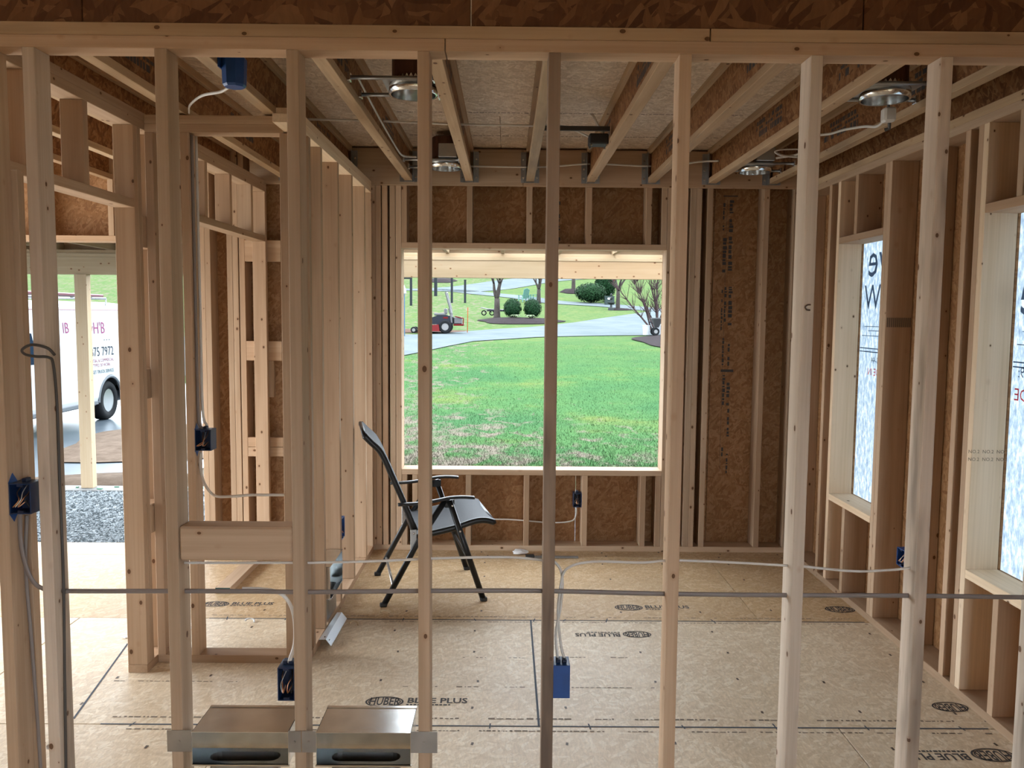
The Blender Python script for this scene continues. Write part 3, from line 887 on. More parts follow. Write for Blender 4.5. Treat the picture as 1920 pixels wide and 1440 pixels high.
disc('mulch_ground', M['mulch'], -7.0, 90, 1.6, 2.2, .04, .3)
disc('mulch_ground', M['mulch'], 8.2, 60.6, .8, .7, .04, .08)
box('gravel_bed', -12, 1.9, 5.93, 9.10, -.40, -.325, M['gravel'], None, b=0)
bpy.data.objects['gravel_bed']['kind'] = 'structure'
o = box('kerb_strip', -12, 1.9, 9.10, 9.36, -.45, -.312, M['concrete'], None, b=.004); tag(o, kind='structure')
# loose stones lying on the gravel bed by the floor edge
gs = MB(); rr = random.Random(8)
def pebble(mb, x, y, z, r):
    vs = []
    for (a, b, c) in ((1, 0, 0), (-1, 0, 0), (0, 1, 0), (0, -1, 0), (0, 0, .7), (0, 0, -.4)):
        k = r * rr.uniform(.7, 1.3); vs.append((x + a * k, y + b * k, z + c * k))
    mb.add(vs, [[0, 2, 4], [2, 1, 4], [1, 3, 4], [3, 0, 4], [2, 0, 5], [1, 2, 5], [3, 1, 5], [0, 3, 5]])
for i in range(9000):
    pebble(gs, rr.uniform(-5.2, -2.7), rr.uniform(6.6, 9.09), -.322, rr.uniform(.008, .02))
o = gs.build('gravel', M['gravel'], origin=(-4, 8, -.33)); tag(o, kind='stuff')
tw = MB()
M['greenbit'] = plain('green_tie_bits', (0.011, 0.11, 0.0495), .5)
for i in range(16):
    x, y = -5.1 + i * .14 + rr.uniform(-.04, .04), rr.uniform(9.14, 9.30)
    tw.box(x, x + rr.uniform(.02, .06), y, y + rr.uniform(.01, .03), -.312, -.300, .001)
o = tw.build('green_litter', M['greenbit']); tag(o, kind='stuff')
# grass blades near the house
gb = MB(); rr = random.Random(15)
for i in range(52000):
    y = 10.6 + 24 * rr.random() ** 1.9; x = rr.uniform(-.175 * y - .2, .235 * y + .2)
    z = tz(y); h = rr.uniform(.018, .05); a = rr.uniform(0, 6.3); dx, dy = math.cos(a) * .005, math.sin(a) * .005
    gb.add([(x - dx, y - dy, z), (x + dx, y + dy, z), (x + rr.uniform(-.02, .02), y + rr.uniform(-.02, .02), z + h)], [[0, 1, 2]])
o = gb.build('grass', M['lawn'], origin=(0, 0, 0)); tag(o, kind='stuff')

# ------------------------------------------------------------------ porch along the back of the house
po = root('porch_frame', (0, 9.3, -.35), 'pale new lumber porch beam on square posts', kind='structure')
PB = lambda *a, **k: lumber_box(*a, po, kind='o', **k)
for y in (9.262, 9.302):
    PB('beam_board', -12.0, .55, y, y + .038, 2.052, 2.243); PB('beam_board', .553, 6.0, y, y + .038, 2.052, 2.243)
PB('beam_plate', -12, 6, 9.255, 9.345, 2.2435, 2.2815)
PB('beam_plate', -12, 6, 9.272, 9.345, 2.282, 2.320)
PB('fascia_board', -12, 6, 9.40, 9.438, 2.10, 2.42)
for x in (-4.66, -8.9, 3.6):
    PB('post', x - .066, x + .066, 9.22, 9.315, -.312, 2.052, b=.003)
for i in range(24):
    PB('porch_joist', -8 + .61 * i, -8 + .61 * i + .038, 5.95, 9.40, 2.3205, 2.41)
for i in range(12):
    PB('ceiling_board', -12, 6, 5.955 + .30 * i, 5.955 + .30 * i + .149, 2.4105, 2.43, b=.001)  # gaps left between boards so sky light comes through
    if i < 11: PB('ceiling_board', -12, -1.75, 6.105 + .30 * i, 6.105 + .30 * i + .149, 2.4105, 2.43, b=.001)  # extra boards added to keep sky light off the doorway floor
PB('ledger_board', -12, 6, 5.9165, 5.9495, 2.33, 2.50)

# ------------------------------------------------------------------ outdoor things
_plain = plain
def plain(name, col, rough=0.6, metal=0.0, spec=0.06, **k): return _plain(name, col, rough, metal, spec, **k)
M['leafdk'] = plain('boxwood_leaf', (0.00275, 0.0124, 0.00385), .7, noise=.5, nscale=9)
M['leafmd'] = plain('shrub_leaf', (0.0044, 0.0151, 0.00495), .7, noise=.5, nscale=7)
M['bark'] = plain('grey_bark', (0.0192, 0.0159, 0.0143), .9, noise=.3, nscale=14)
M['barkp'] = plain('pinkish_twig', (0.0234, 0.0151, 0.0151), .9, noise=.2)
M['redleaf'] = plain('red_leaf', (0.0825, 0.00825, 0.00688), .7, noise=.3)
M['greypost'] = plain('dark_fence_post', (0.00825, 0.0099, 0.0115), .8)
M['mint'] = plain('mint_green_plastic', (0.044, 0.099, 0.0798), .5)
M['hosta'] = plain('pale_variegated_leaf', (0.055, 0.0715, 0.0385), .6, noise=.3, nscale=20)
M['red'] = plain('red_enamel', (0.044, 0.0011, 0.00165), .4)
M['dkgrey'] = plain('dark_grey_hood', (0.00605, 0.00715, 0.0104), .4)
M['tyre'] = plain('tyre_rubber', (0.00385, 0.0044, 0.00495), .8)
M['wheelw'] = plain('white_hub', (0.0825, 0.0825, 0.0825), .4)
M['hub'] = plain('polished_hub', (0.151, 0.16, 0.165), .25, .8)
M['vanwhite'] = plain('white_van_paint', (.17, .18, .19), .3)
M['vanlow'] = plain('grey_van_skirt', (0.044, 0.0495, 0.055), .5)
M['glassdk'] = plain('dark_window_glass', (0.0033, 0.00688, 0.0138), .08)
M['vanred'] = plain('red_van_lettering', (.07, .003, .012), .4)
M['vanpink'] = plain('pink_script', (.075, .010, .040), .4)
M['vanstripe'] = plain('pale_maroon_gutter', (.05, .018, .022), .4)
M['vanink'] = plain('dark_van_lettering', (.004, .006, .010), .5)
M['vanteal'] = plain('teal_van_lettering', (.004, .018, .022), .5)
M['orange'] = plain('orange_stake', (0.124, 0.0302, 0.0055), .6)
M['yellow'] = plain('yellow_plastic', (0.138, 0.0825, 0.0055), .5)

def leafball(mb, c, r, n, seed, size=.05, flat=1.0, cone=False):
    rr = random.Random(seed); c = Vector(c)
    for i in range(n):
        u = rr.uniform(-1, 1); a = rr.uniform(0, 2 * math.pi); s = math.sqrt(1 - u * u)
        d = Vector((s * math.cos(a), s * math.sin(a), u)); k = rr.uniform(.80, 1.03)
        p = c + Vector((d.x * r[0], d.y * r[1], d.z * r[2])) * k
        if cone:
            t = (d.z + 1) / 2; p = c + Vector((d.x * r[0] * (1.25 - t), d.y * r[1] * (1.25 - t), d.z * r[2])) * k
        t1 = d.cross(Vector((rr.uniform(-1, 1), rr.uniform(-1, 1), rr.uniform(-1, 1)))).normalized(); t2 = (d + t1 * rr.uniform(-.5, .5)).cross(t1).normalized()
        w = size * rr.uniform(.6, 1.3)
        mb.add([p - t1 * w, p + t2 * w * .6, p + t1 * w, p - t2 * w * .6 + d * w * .4], [[0, 1, 2], [0, 2, 3]])
def core(mb, c, r, n=14, m=9, cone=False):
    vs, fs = [], []
    for j in range(m + 1):
        th = math.pi * j / m
        for i in range(n):
            a = 2 * math.pi * i / n; z = math.cos(th); s = math.sin(th)
            k = .86 + .05 * math.sin(5 * a + 3 * th)
            f = (1.25 - (z + 1) / 2) if cone else 1
            vs.append((c[0] + r[0] * s * math.cos(a) * k * f, c[1] + r[1] * s * math.sin(a) * k * f, c[2] + r[2] * z * k))
    for j in range(m):
        for i in range(n):
            l = (i + 1) % n; fs.append([j * n + i, (j + 1) * n + i, (j + 1) * n + l, j * n + l])
    mb.add(vs, fs)
def bush(name, x, y, r, label, mat, seed, group=None, cone=False, n=1400, size=.05):
    z = tz(y) + .12
    t = root(name, (x, y, z), label, 'shrub', group)
    mb = MB(); core(mb, (x, y, z + r[2] * .95), r, cone=cone); leafball(mb, (x, y, z + r[2] * .95), r, n, seed, size, cone=cone)
    tag(mb.build('foliage', mat, t), kind='stuff')
    s = MB(); s.tube([(x, y, z - .15), (x, y, z + r[2] * .6)], .05, 7); s.build('stem', M['bark'], t)
bush('boxwood_bush', .33, 51.2, (.56, .56, .60), 'round clipped boxwood beside the thick tree trunk in the mulch bed', M['leafdk'], 1, 'clipped boxwoods')
bush('boxwood_bush', 1.55, 51.3, (.56, .56, .60), 'round clipped boxwood in front of the mint green chairs', M['leafdk'], 2, 'clipped boxwoods')
bush('spreading_shrub', 6.55, 66.0, (1.25, 1.1, .75), 'low wide rounded shrub beside the far garden path', M['leafmd'], 3, n=1800, size=.09)
bush('conical_shrub', 7.9, 67.6, (.85, .8, 1.5), 'tall pointed evergreen shrub behind the low rounded shrub', M['leafdk'], 4, n=1800, size=.1)
def tree(name, x, y, label, mat, trunk, seed, forks, spread=.5, levels=3, group=None, lean=0.0, leaves=None):
    z = tz(y); t = root(name, (x, y, z), label, 'tree', group); rr = random.Random(seed)
    tr, br = MB(), MB(); tips = []
    r0, h0 = trunk
    top = Vector((x + lean, y, z + h0))
    tr.tube([(x, y, z - .05), (x + lean * .2, y, z + h0 * .12), (x + lean * .5, y, z + h0 * .6), top], [r0 * 1.35, r0, r0 * .85, r0 * .8], 10)
    def grow(p, d, L, r, lv):
        pts = [p]; dd = Vector(d)
        for i in range(4):
            dd = (dd + Vector((rr.uniform(-.16, .16), rr.uniform(-.16, .16), rr.uniform(-.02, .16)))).normalized(); pts.append(pts[-1] + dd * L / 4)
        br.tube(pts, [r, r * .85, r * .7, r * .55, r * .4], 6)
        tips.append(pts[-1])
        if lv > 0:
            for k in range(rr.choice((2, 3))):
                q = pts[rr.choice((2, 3, 4))]; e = (dd + Vector((rr.uniform(-1, 1), rr.uniform(-1, 1), rr.uniform(-.1, .6))) * .75).normalized()
                grow(q, e, L * rr.uniform(.55, .8), r * .5, lv - 1)
    for i in range(forks):
        a = 2 * math.pi * (i + .3) / forks + rr.uniform(-.3, .3)
        d = Vector((math.cos(a) * spread, math.sin(a) * spread, 1)).normalized()
        grow(top - Vector((0, 0, h0 * .04 * i)), d, h0 * rr.uniform(.75, 1.1), r0 * .62, levels)
    tr.build('trunk', mat, t, smooth=True); br.build('branches', mat, t, smooth=True)
    if leaves:
        lb = MB()
        for p in tips:
            for k in range(leaves[1]):
                q = p + Vector((rr.uniform(-.5, .5), rr.uniform(-.5, .5), rr.uniform(-.4, .4))); w = .07
                e1 = Vector((rr.uniform(-1, 1), rr.uniform(-1, 1), rr.uniform(-1, 1))).normalized() * w; e2 = e1.cross(Vector((rr.uniform(-1, 1), 1, rr.uniform(-1, 1)))).normalized() * w
                lb.add([q - e1, q - e2, q + e1, q + e2], [[0, 1, 2, 3]])
        tag(lb.build('leaves', leaves[0], t), kind='stuff')
tree('bare_tree', -.62, 51.6, 'thick forked bare tree rising from the mulch bed by the round boxwoods', M['bark'], (.205, 1.25), 3, 3, .45)
tree('bare_tree', 2.45, 65.5, 'slimmer forked bare tree behind the mint green chairs', M['bark'], (.17, 1.1), 8, 3, .5)
tree('bare_tree', 6.05, 77.0, 'bare tree standing in a small mulch mound up the slope', M['bark'], (.20, 1.6), 12, 3, .6)
tree('red_leaf_tree', 8.0, 60.7, 'small tree with a few red leaves beside the birdbath', M['bark'], (.16, 1.5), 5, 4, .75, leaves=(M['redleaf'], 3))
t = root('multi_stem_shrub', (7.3, 40.6, tz(40.6)), 'bare multi-stemmed shrub with pinkish twigs in the dark mulch', 'shrub')
mb = MB(); rr = random.Random(31)
for i in range(10):
    a = rr.uniform(-.75, .5); p = Vector((7.35 + rr.uniform(-.2, .2), 40.6 + rr.uniform(-.2, .2), tz(40.6))); d = Vector((a, rr.uniform(-.3, .3), 1)).normalized()
    pts = [p]
    for k in range(6):
        d = (d + Vector((rr.uniform(-.12, .1), rr.uniform(-.1, .1), .05))).normalized(); pts.append(pts[-1] + d * .55)
    mb.tube(pts, [.05, .045, .04, .032, .024, .018, .01], 6)
    for k in range(2, 7):
        for q in range(7):
            e = (d + Vector((rr.uniform(-1, 1), rr.uniform(-1, 1), rr.uniform(-.2, .5)))).normalized(); b = pts[k]
            m1 = b + e * rr.uniform(.3, .5); mb.tube([b, m1, m1 + (e + Vector((rr.uniform(-.4, .4), 0, .3))).normalized() * rr.uniform(.3, .5)], [.014, .010, .005], 4)
mb.build('stems', M['barkp'], t)
# hostas between the boxwoods
for i, (x, y) in enumerate(((.50, 49.9), (1.38, 49.8))):
    mb = MB(); rr = random.Random(40 + i); z = tz(y) + .18
    for k in range(46):
        a = rr.uniform(0, 6.3); l = rr.uniform(.25, .5); d = Vector((math.cos(a), math.sin(a), 0)); s = Vector((-d.y, d.x, 0)) * .035; p = Vector((x, y, z))
        mb.add([p, p + d * l * .5 + s + Vector((0, 0, .22)), p + d * l + Vector((0, 0, .10)), p + d * l * .5 - s + Vector((0, 0, .22))], [[0, 1, 2, 3]])
    o = mb.build('hosta_plant', M['hosta'], origin=(x, y, z)); tag(o, ('pale variegated hosta clump under the gap between the boxwoods', 'pale variegated hosta clump before the boxwood by the mint green chairs')[i], 'plant', 'hosta clumps')
# fence posts up the slope
for i, (x, y, h, lab) in enumerate(((-4.29, 65.2, 1.95, 'tall dark fence post standing behind the mower'), (-3.27, 65.3, 1.75, 'shorter dark fence post further from the mower'),
                                    (-7.15, 62.6, 2.1, 'dark gate post with a short top rail, beside the blue pipe'), (-6.1, 71.8, 2.6, 'wide dark post half hidden by an upright of the front wall'))):
    t = root('fence_post', (x, y, tz(y)), lab, 'post', 'dark posts up the slope')
    w = .085 if i != 3 else .13
    box('post', x - w, x + w, y - w, y + w, tz(y) - .05, tz(y) + h, M['greypost'], t, b=.01)
    box('cap', x - w * 1.12, x + w * 1.12, y - w * 1.12, y + w * 1.12, tz(y) + h, tz(y) + h + .04, M['greypost'], t, b=.01)
    if i == 2: box('rail', x - .62, x - w - .002, y - .04, y + .04, tz(y) + h - .14, tz(y) + h, M['greypost'], t, b=.01)
# mint chairs
M_id = Matrix.Identity(4)
for i, (x, y, rz, lab) in enumerate(((1.35, 66.6, -2.6, 'mint green slatted garden chair nearer the thick tree'), (2.25, 67.1, -1.9, 'mint green slatted garden chair turned aside by the slim tree'))):
    t = root('garden_chair', (x, y, tz(y)), lab, 'chair', 'mint green garden chairs', rz=rz)
    for k in range(5):
        box('back_slat', -.27 + k * .11, -.27 + k * .11 + .095, -.02, .02, .30, 1.02 + .04 * (2 - abs(k - 2)), M['mint'], t, local=True, rot=(-.30, 0, 0)).location += Vector((0, .26, 0))
    for k in range(4):
        box('seat_slat', -.27, .27, -.30 + k * .125, -.30 + k * .125 + .105, .31 - k * .02, .33 - k * .02, M['mint'], t, local=True)
    for s in (-1, 1):
        box('armrest', s * .33 - .06, s * .33 + .06, -.36, .34, .53, .552, M['mint'], t, local=True)
        box('leg', s * .33 - .02, s * .33 + .02, -.34, -.24, 0, .53, M['mint'], t, local=True)
        box('leg', s * .30 - .02, s * .30 + .02, .18, .30, 0, .53, M['mint'], t, local=True)
# bike-like clutter leaning at the tree foot: a small cart of white and dark tubes
t = root('garden_cart', (-1.35, 52.6, tz(52.6)), 'small two-wheeled garden cart with white tubes beside the thick tree', 'cart')
z = tz(52.6) + .12; x, y = -1.0, 52.6
for i, xx in enumerate((-1.45, -.95)):
    mb = MB(); mb.lathe([(.10, -.03), (.17, -.03), (.17, .03), (.10, .03), (.10, -.03)], 18, Matrix.Translation((xx, y, z + .17)) @ Matrix.Rotation(math.pi / 2, 4, 'X'), cap=False); mb.build('wheel', M['tyre'], t)
mb = MB(); mb.tube([(-1.65, y, z + .50), (-1.35, y, z + .45), (-.9, y, z + .36), (-.2, y, z + .38)], .03, 6); mb.tube([(-1.65, y - .3, z + .50), (-1.3, y - .3, z + .42), (-.2, y - .3, z + .36)], .03, 6); mb.tube([(-1.45, y, z + .17), (-1.2, y, z + .42), (-.95, y, z + .17)], .025, 6); mb.build('tube_frame', M['wheelw'], t)
box('tray', -1.25, -.15, y - .32, y + .02, z + .27, z + .36, M['dkgrey'], t)
# utility box, birdbath, far hedge
t = root('utility_box', (7.85, 64.6, tz(64.6)), 'grey green utility box with a small pale label by the low shrub', 'utility box')
z = tz(64.6); box('body', 7.5, 8.2, 64.3, 64.9, z - .05, z + .62, plain('grey_green_steel', (.015, .022, .021), .5), t, b=.02); box('lid', 7.48, 8.22, 64.28, 64.92, z + .62, z + .68, plain('grey_green_lid', (.02, .03, .027), .5), t, b=.01)
box('warning_label', 7.7, 7.95, 64.285, 64.299, z + .42, z + .55, M['white'], t, b=0)
t = root('birdbath', (7.45, 60.2, tz(60.2)), 'grey tiered birdbath beside the small red-leaved tree', 'birdbath')
z = tz(60.2); st = plain('grey_stone', (.018, .02, .02), .8, noise=.2)
mb = MB(); mb.lathe([(.22, 0), (.22, .16), (.09, .22), (.07, .40)], 16, Matrix.Translation((7.45, 60.2, z))); mb.build('pedestal', st, t)
mb = MB(); mb.lathe([(.07, .40), (.28, .52), (.30, .56), (.26, .55), (.05, .47)], 18, Matrix.Translation((7.45, 60.2, z))); mb.build('basin', st, t)
mb = MB(); mb.lathe([(.05, .47), (.05, .75), (.17, .86), (.17, .88), (.05, .85), (.04, 1.05), (.10, 1.12), (.03, 1.22)], 14, Matrix.Translation((7.45, 60.2, z))); mb.build('finial', st, t)
for i in range(9):
    x = -1 + i * 2.1; y = 96 + (i % 3) * 1.5
    bush('hedge_bush', x, y, (1.2, 1.1, .8 + .2 * (i % 2)), ('rounded','spreading','low','tall')[i%4]+' dark bush in the row on the far slope, '+('behind the thick tree','second behind the forked tree trunk','third, over the mint green chairs','fourth, by the slim forked tree','fifth, behind the mulch mound','sixth, left of the pointed evergreen','seventh, over the pointed evergreen','eighth, behind the red-leaved tree','ninth, over the bare pinkish shrub')[i], (M['leafdk'], plain('dark_bark_shrub', (.012, .008, .008), .9))[i % 2], 60 + i, 'bushes along the far slope', n=500, size=.12)
# buckets and spreader by the right mulch bed
for i, (x, y, lab) in enumerate(((6.55, 39.4, 'white plastic bucket on the pale mulch edge beside the spreader wheel'), (7.32, 39.9, 'white plastic bucket behind the spreader wheel by the bare shrub'))):
    z = tz(y) + .08; t = root('bucket', (x, y, z), lab, 'bucket', 'white buckets')
    mb = MB(); mb.lathe([(.15, 0), (.185, .44), (.175, .44), (.14, .02)], 18, Matrix.Translation((x, y, z))); mb.build('pail', M['vanwhite'], t)
    mb = MB(); mb.lathe([(.192, .42), (.192, .45), (.05, .46)], 18, Matrix.Translation((x, y, z))); mb.build('lid', M['vanwhite'], t)
t = root('spreader', (6.92, 39.0, tz(39.2)), 'black hopper spreader with a white-hubbed wheel by the buckets', 'spreader')
z = tz(39.2) + .08
mb = MB(); mb.lathe([(.10, .36), (.13, .42), (.30, .78), (.30, .82), (.27, .82)], 16, Matrix.Translation((7.0, 39.2, z))); mb.build('hopper', M['black'], t)
for dy in (-.25, .25):
    R_ = Matrix.Translation((6.92, 39.2 + dy, z + .18)) @ Matrix.Rotation(math.pi / 2, 4, 'X')
    mb = MB(); mb.lathe([(.09, -.04), (.17, -.045), (.18, 0), (.17, .045), (.09, .04), (.09, -.04)], 20, R_, cap=False); w = mb.build('wheel', M['tyre'], t)
    mb = MB(); mb.lathe([(.095, -.035), (.095, .035)], 16, R_); mb.build('hub', M['wheelw'], w)
mb = MB(); mb.tube([(6.92, 38.95, z + .18), (6.92, 39.45, z + .18)], .02, 6); mb.tube([(6.92, 39.2, z + .18), (7.0, 39.2, z + .40)], .03, 6); mb.tube([(7.0, 39.2, z + .45), (6.62, 39.2, z + .65)], .018, 6); mb.build('axle_frame', M['dkgrey'], t)
# lantern hanging in the bare shrub
t = root('lantern', (7.75, 41.4, tz(41.4) + 2.0), 'small dark lantern on a pole behind the bare shrub', 'lantern')
z = tz(41.4); mb = MB(); mb.tube([(7.75, 41.4, z), (7.75, 41.4, z + 1.9)], .03, 8); mb.build('pole', M['black'], t)
mb = MB(); mb.lathe([(.05, 1.88), (.13, 1.94), (.13, 2.16), (.03, 2.30)], 8, Matrix.Translation((7.75, 41.4, z))); mb.build('lamp_housing', M['black'], t)
# blue pipe at the left edge of the opening
t = root('vent_pipe', (-4.70, 38.0, tz(38)), 'pale blue upright pipe with a white cap near the mower', 'pipe')
z = tz(38); mb = MB(); mb.lathe([(.085, 0), (.085, 1.9)], 14, Matrix.Translation((-4.70, 38, z))); mb.build('pipe', plain('pale_blue_pipe', (.02, .05, .085), .5), t)
mb = MB(); mb.lathe([(.09, 1.9), (.14, 1.95), (.14, 2.1), (.06, 2.3), (.02, 2.34)], 12, Matrix.Translation((-4.70, 38, z))); mb.build('cap', M['vanwhite'], t)

# ------------------------------------------------------------------ the zero-turn mower
mx_, my_ = -2.93, 40.3; mz = tz(40.3) + .03
t = root('riding_mower', (mx_, my_, mz), 'red and dark grey zero-turn mower parked on the drive edge', 'mower')
def W(name, x, y, r, w, hubm):
    R_ = Matrix.Translation((x, y, mz + r)) @ Matrix.Rotation(math.pi / 2, 4, 'X')
    mb = MB(); mb.lathe([(r * .55, -w / 2), (r * .9, -w / 2), (r, -w * .32), (r, w * .32), (r * .9, w / 2), (r * .55, w / 2), (r * .55, -w / 2)], 26, R_, cap=False); a = mb.build(name, M['tyre'], t)
    mb = MB(); mb.lathe([(r * .55, -w * .42), (r * .2, -w * .30), (r * .2, w * .30), (r * .55, w * .42)], 18, R_); mb.build('hub', hubm, a)
for dy in (-.45, .45):
    W('rear_wheel', mx_, my_ + dy, .31, .26, M['wheelw']); W('caster_wheel', mx_ - 1.5, my_ + dy * .9, .15, .12, M['wheelw'])
mb = MB(); mb.add(*(lambda: ([(mx_ - 1.25, my_ - .75, mz + .10), (mx_ - .25, my_ - .75, mz + .10), (mx_ - .25, my_ + .75, mz + .10), (mx_ - 1.25, my_ + .75, mz + .10),
    (mx_ - 1.15, my_ - .68, mz + .36), (mx_ - .30, my_ - .68, mz + .42), (mx_ - .30, my_ + .68, mz + .42), (mx_ - 1.15, my_ + .68, mz + .36)],
    [[0, 3, 2, 1], [4, 5, 6, 7], [0, 1, 5, 4], [1, 2, 6, 5], [2, 3, 7, 6], [3, 0, 4, 7]]))()); mb.build('mowing_deck', M['red'], t)
mb = MB()
prof = [(-.95, .42), (-.92, .60), (-.70, .72), (-.40, .84), (.10, .86), (.34, .80), (.36, .42)]
vs = [(mx_ + a, my_ + s * .40, mz + b) for s in (-1, 1) for a, b in prof]; n = len(prof)
mb.add(vs, [list(range(n)), list(range(n, 2 * n))[::-1]] + [[i, i + n, (i + 1) % n + n, (i + 1) % n] for i in range(n)]); mb.build('body', M['dkgrey'], t)
box('badge', mx_ - .10, mx_ + .12, my_ - .407, my_ - .401, mz + .70, mz + .78, M['red'], t, b=0)
mb = MB(); mb.box(mx_ - .55, mx_ + .02, my_ - .28, my_ + .28, mz + .84, mz + .96, .03); mb.box(mx_ - .08, mx_ + .06, my_ - .27, my_ + .27, mz + .92, mz + 1.18, .03); mb.build('seat', M['black'], t)
mb = MB()
for s in (-1, 1):
    mb.tube([(mx_ + .30, my_ + s * .42, mz + .5), (mx_ + .22, my_ + s * .42, mz + 1.20), (mx_ + .02, my_ + s * .42, mz + 1.92)], .045, 8)
mb.tube([(mx_ + .02, my_ - .42, mz + 1.92), (mx_ + .02, my_ + .42, mz + 1.92)], .045, 8); mb.tube([(mx_ + .20, my_ - .45, mz + 1.18), (mx_ + .26, my_ - .45, mz + .95)], .075, 8); mb.build('roll_bar', M['black'], t)
mb = MB()
for s in (-1, 1):
    mb.tube([(mx_ - .75, my_ + s * .36, mz + .68), (mx_ - .86, my_ + s * .36, mz + 1.15), (mx_ - .80, my_ + s * .10, mz + 1.20)], .025, 6)
mb.build('steering_lever', M['black'], t)
mb = MB(); mb.box(mx_ + .38, mx_ + .78, my_ - .30, my_ + .30, mz + .44, mz + .78, .04); mb.build('engine', M['black'], t)
mb = MB(); mb.box(mx_ + .38, mx_ + .86, my_ - .36, my_ + .36, mz + .36, mz + .44, .01); mb.tube([(mx_ + .84, my_ - .36, mz + .40), (mx_ + .86, my_ - .36, mz + .72), (mx_ + .45, my_ - .36, mz + .80)], .03, 6); mb.build('engine_guard', M['red'], t)
mb = MB(); mb.tube([(mx_ + 1.0, my_ + .6, mz), (mx_ + 1.02, my_ + .6, mz + 1.25)], .02, 6); o = mb.build('marker_stake', M['orange']); tag(o, 'thin orange marker stake upright in grass behind the mower', 'stake')

# ------------------------------------------------------------------ white work van (only its rear half stands in the doorway's view)
vx, vz = -7.42, -.365
t = root('cargo_van', (-8.4, 14.2, vz), 'white cargo van with phone number lettering parked beyond the porch post', 'van')
prof = [(0, .34), (.03, .46), (.035, .95), (0.0, 1.22), (-.05, 1.82), (-.09, 2.08), (-.20, 2.15), (-.55, 2.19), (-1.0, 2.20)]
half = [(vx + a, b) for a, b in prof]; full = half + [(2 * (vx - 1.0) - x, b) for x, b in half[::-1][1:]]
# body with wheel arches cut into the side's lower edge
def arch(y):
    z = 0
    for yc in (12.05, 15.62):
        d = abs(y - yc)
        if d < .44: z = max(z, math.sqrt(.44 ** 2 - d * d) + .10)
    return z
ysv = [10.9, 11.0] + [11.1 + .08 * i for i in range(70)] + [16.72, 16.80]
vs, fs = [], []; n = len(full)
for k, y in enumerate(ysv):
    sc = .94 if k in (0, len(ysv) - 1) else 1.0
    hood = 0.0
    for (x, b) in full:
        zz = b if b > 1.0 else max(b, arch(y) + .30 if arch(y) > 0 else b)
        zz = min(zz, 2.25)
        if y < 11.5 and b > 1.25: zz = 1.25 + (b - 1.25) * max(0, (y - 10.9) / .6)
        vs.append((vx - 1.0 + (x - vx + 1.0) * sc, y, vz + zz))
for k in range(len(ysv) - 1):
    for i in range(n - 1):
        fs.append([k * n + i, (k + 1) * n + i, (k + 1) * n + i + 1, k * n + i + 1])
fs.append(list(range(n))); fs.append([(len(ysv) - 1) * n + i for i in range(n)][::-1])
meshobj('body', vs, fs, M['vanwhite'], t)
box('floor_pan', vx - 1.92, vx - .08, 10.95, 16.75, vz + .30, vz + .5, M['vanlow'], t)
mb = MB(); mb.box(vx + .028, vx + .05, 12.55, 15.10, vz + .34, vz + .40, .004); mb.box(vx + .028, vx + .05, 16.12, 16.78, vz + .34, vz + .40, .004); mb.build('rocker_trim', M['vanlow'], t)
mb = MB(); mb.box(vx - 1.9, vx + .04, 16.80, 16.95, vz + .38, vz + .56, .02); mb.build('rear_bumper', M['hub'], t)
for yc in (12.05, 15.62):
    for s, xx in ((1, vx - .12), (-1, vx - 1.88)):
        R_ = Matrix.Translation((xx, yc, vz + .36)) @ Matrix.Rotation(math.pi / 2, 4, 'Y')
        mb = MB(); mb.lathe([(.215, -.11), (.33, -.12), (.36, -.08), (.36, .08), (.33, .12), (.215, .11), (.215, -.11)], 36, R_, cap=False); w = mb.build('wheel', M['tyre'], t, smooth=True)
        mb = MB(); mb.lathe([(.215, -.10), (.20, -.05), (.05, -.03), (.05, .06), (.15, .04), (.19, .09), (.215, .10)], 30, R_); mb.build('hub_cap', M['hub'], w)
        mb = MB()
        for q in range(8):
            a = q * math.pi / 4; mb.add([R_ @ Vector((.09 * math.cos(a) + e * math.cos(g), .09 * math.sin(a) + e * math.sin(g), .082)) for e, g in ((.025, 0), (.025, 1.6), (.025, 3.1), (.025, 4.7))], [[0, 1, 2, 3]])
            mb.add([R_ @ Vector((.165 * math.cos(a + .39) + e * math.cos(g), .165 * math.sin(a + .39) + e * math.sin(g), .092)) for e, g in ((.024, 0), (.024, 1.6), (.024, 3.1), (.024, 4.7))], [[0, 1, 2, 3]])
        mb.build('hub_slot', M['black'], w)
        mb = MB()
        pr_ = [(-.0, 0)]
        mb.tube([(vx + .02 if s > 0 else vx - 2.02, yc + .45 * math.cos(a), vz + .36 + .45 * math.sin(a)) for a in [math.pi * q / 16 for q in range(17)]], .03, 6); mb.build('wheel_arch_trim', M['vanlow'], t)
def side(z): # van side surface x at height z above ground
    for a, b in zip(prof, prof[1:]):
        if a[1] <= z <= b[1]: return vx + a[0] + (b[0] - a[0]) * (z - a[1]) / (b[1] - a[1])
    return vx
def vtext(s, size, y, z, mat, sx=1.0, shear=0.0, align='CENTER'):
    X = side(z) + .006; up = Vector((side(z + .1) - side(z), 0, .1)).normalized()
    text_mesh('van_lettering', s, size, mat, frame((X, y, vz + z), (0, 1, 0), up), t, sx=sx, shear=shear, align=align)
vtext("IB", .26, 14.22, 1.72, M['vanpink']); vtext("yH'B", .30, 15.30, 1.70, M['vanpink'], shear=.1)
vtext("- - -", .16, 15.62, 1.50, M['vanink'])
vtext("875 7972", .235, 15.40, 1.275, M['vanink'], sx=1.0)
vtext("RESIDENTIAL & COMMERCIAL", .082, 15.25, 1.12, M['vanred']); vtext("ALL TYPES OF WORK", .085, 15.23, 1.035, M['vanred'])
vtext("BUCKET TRUCK SERVICE", .088, 15.25, .92, M['vanteal'])
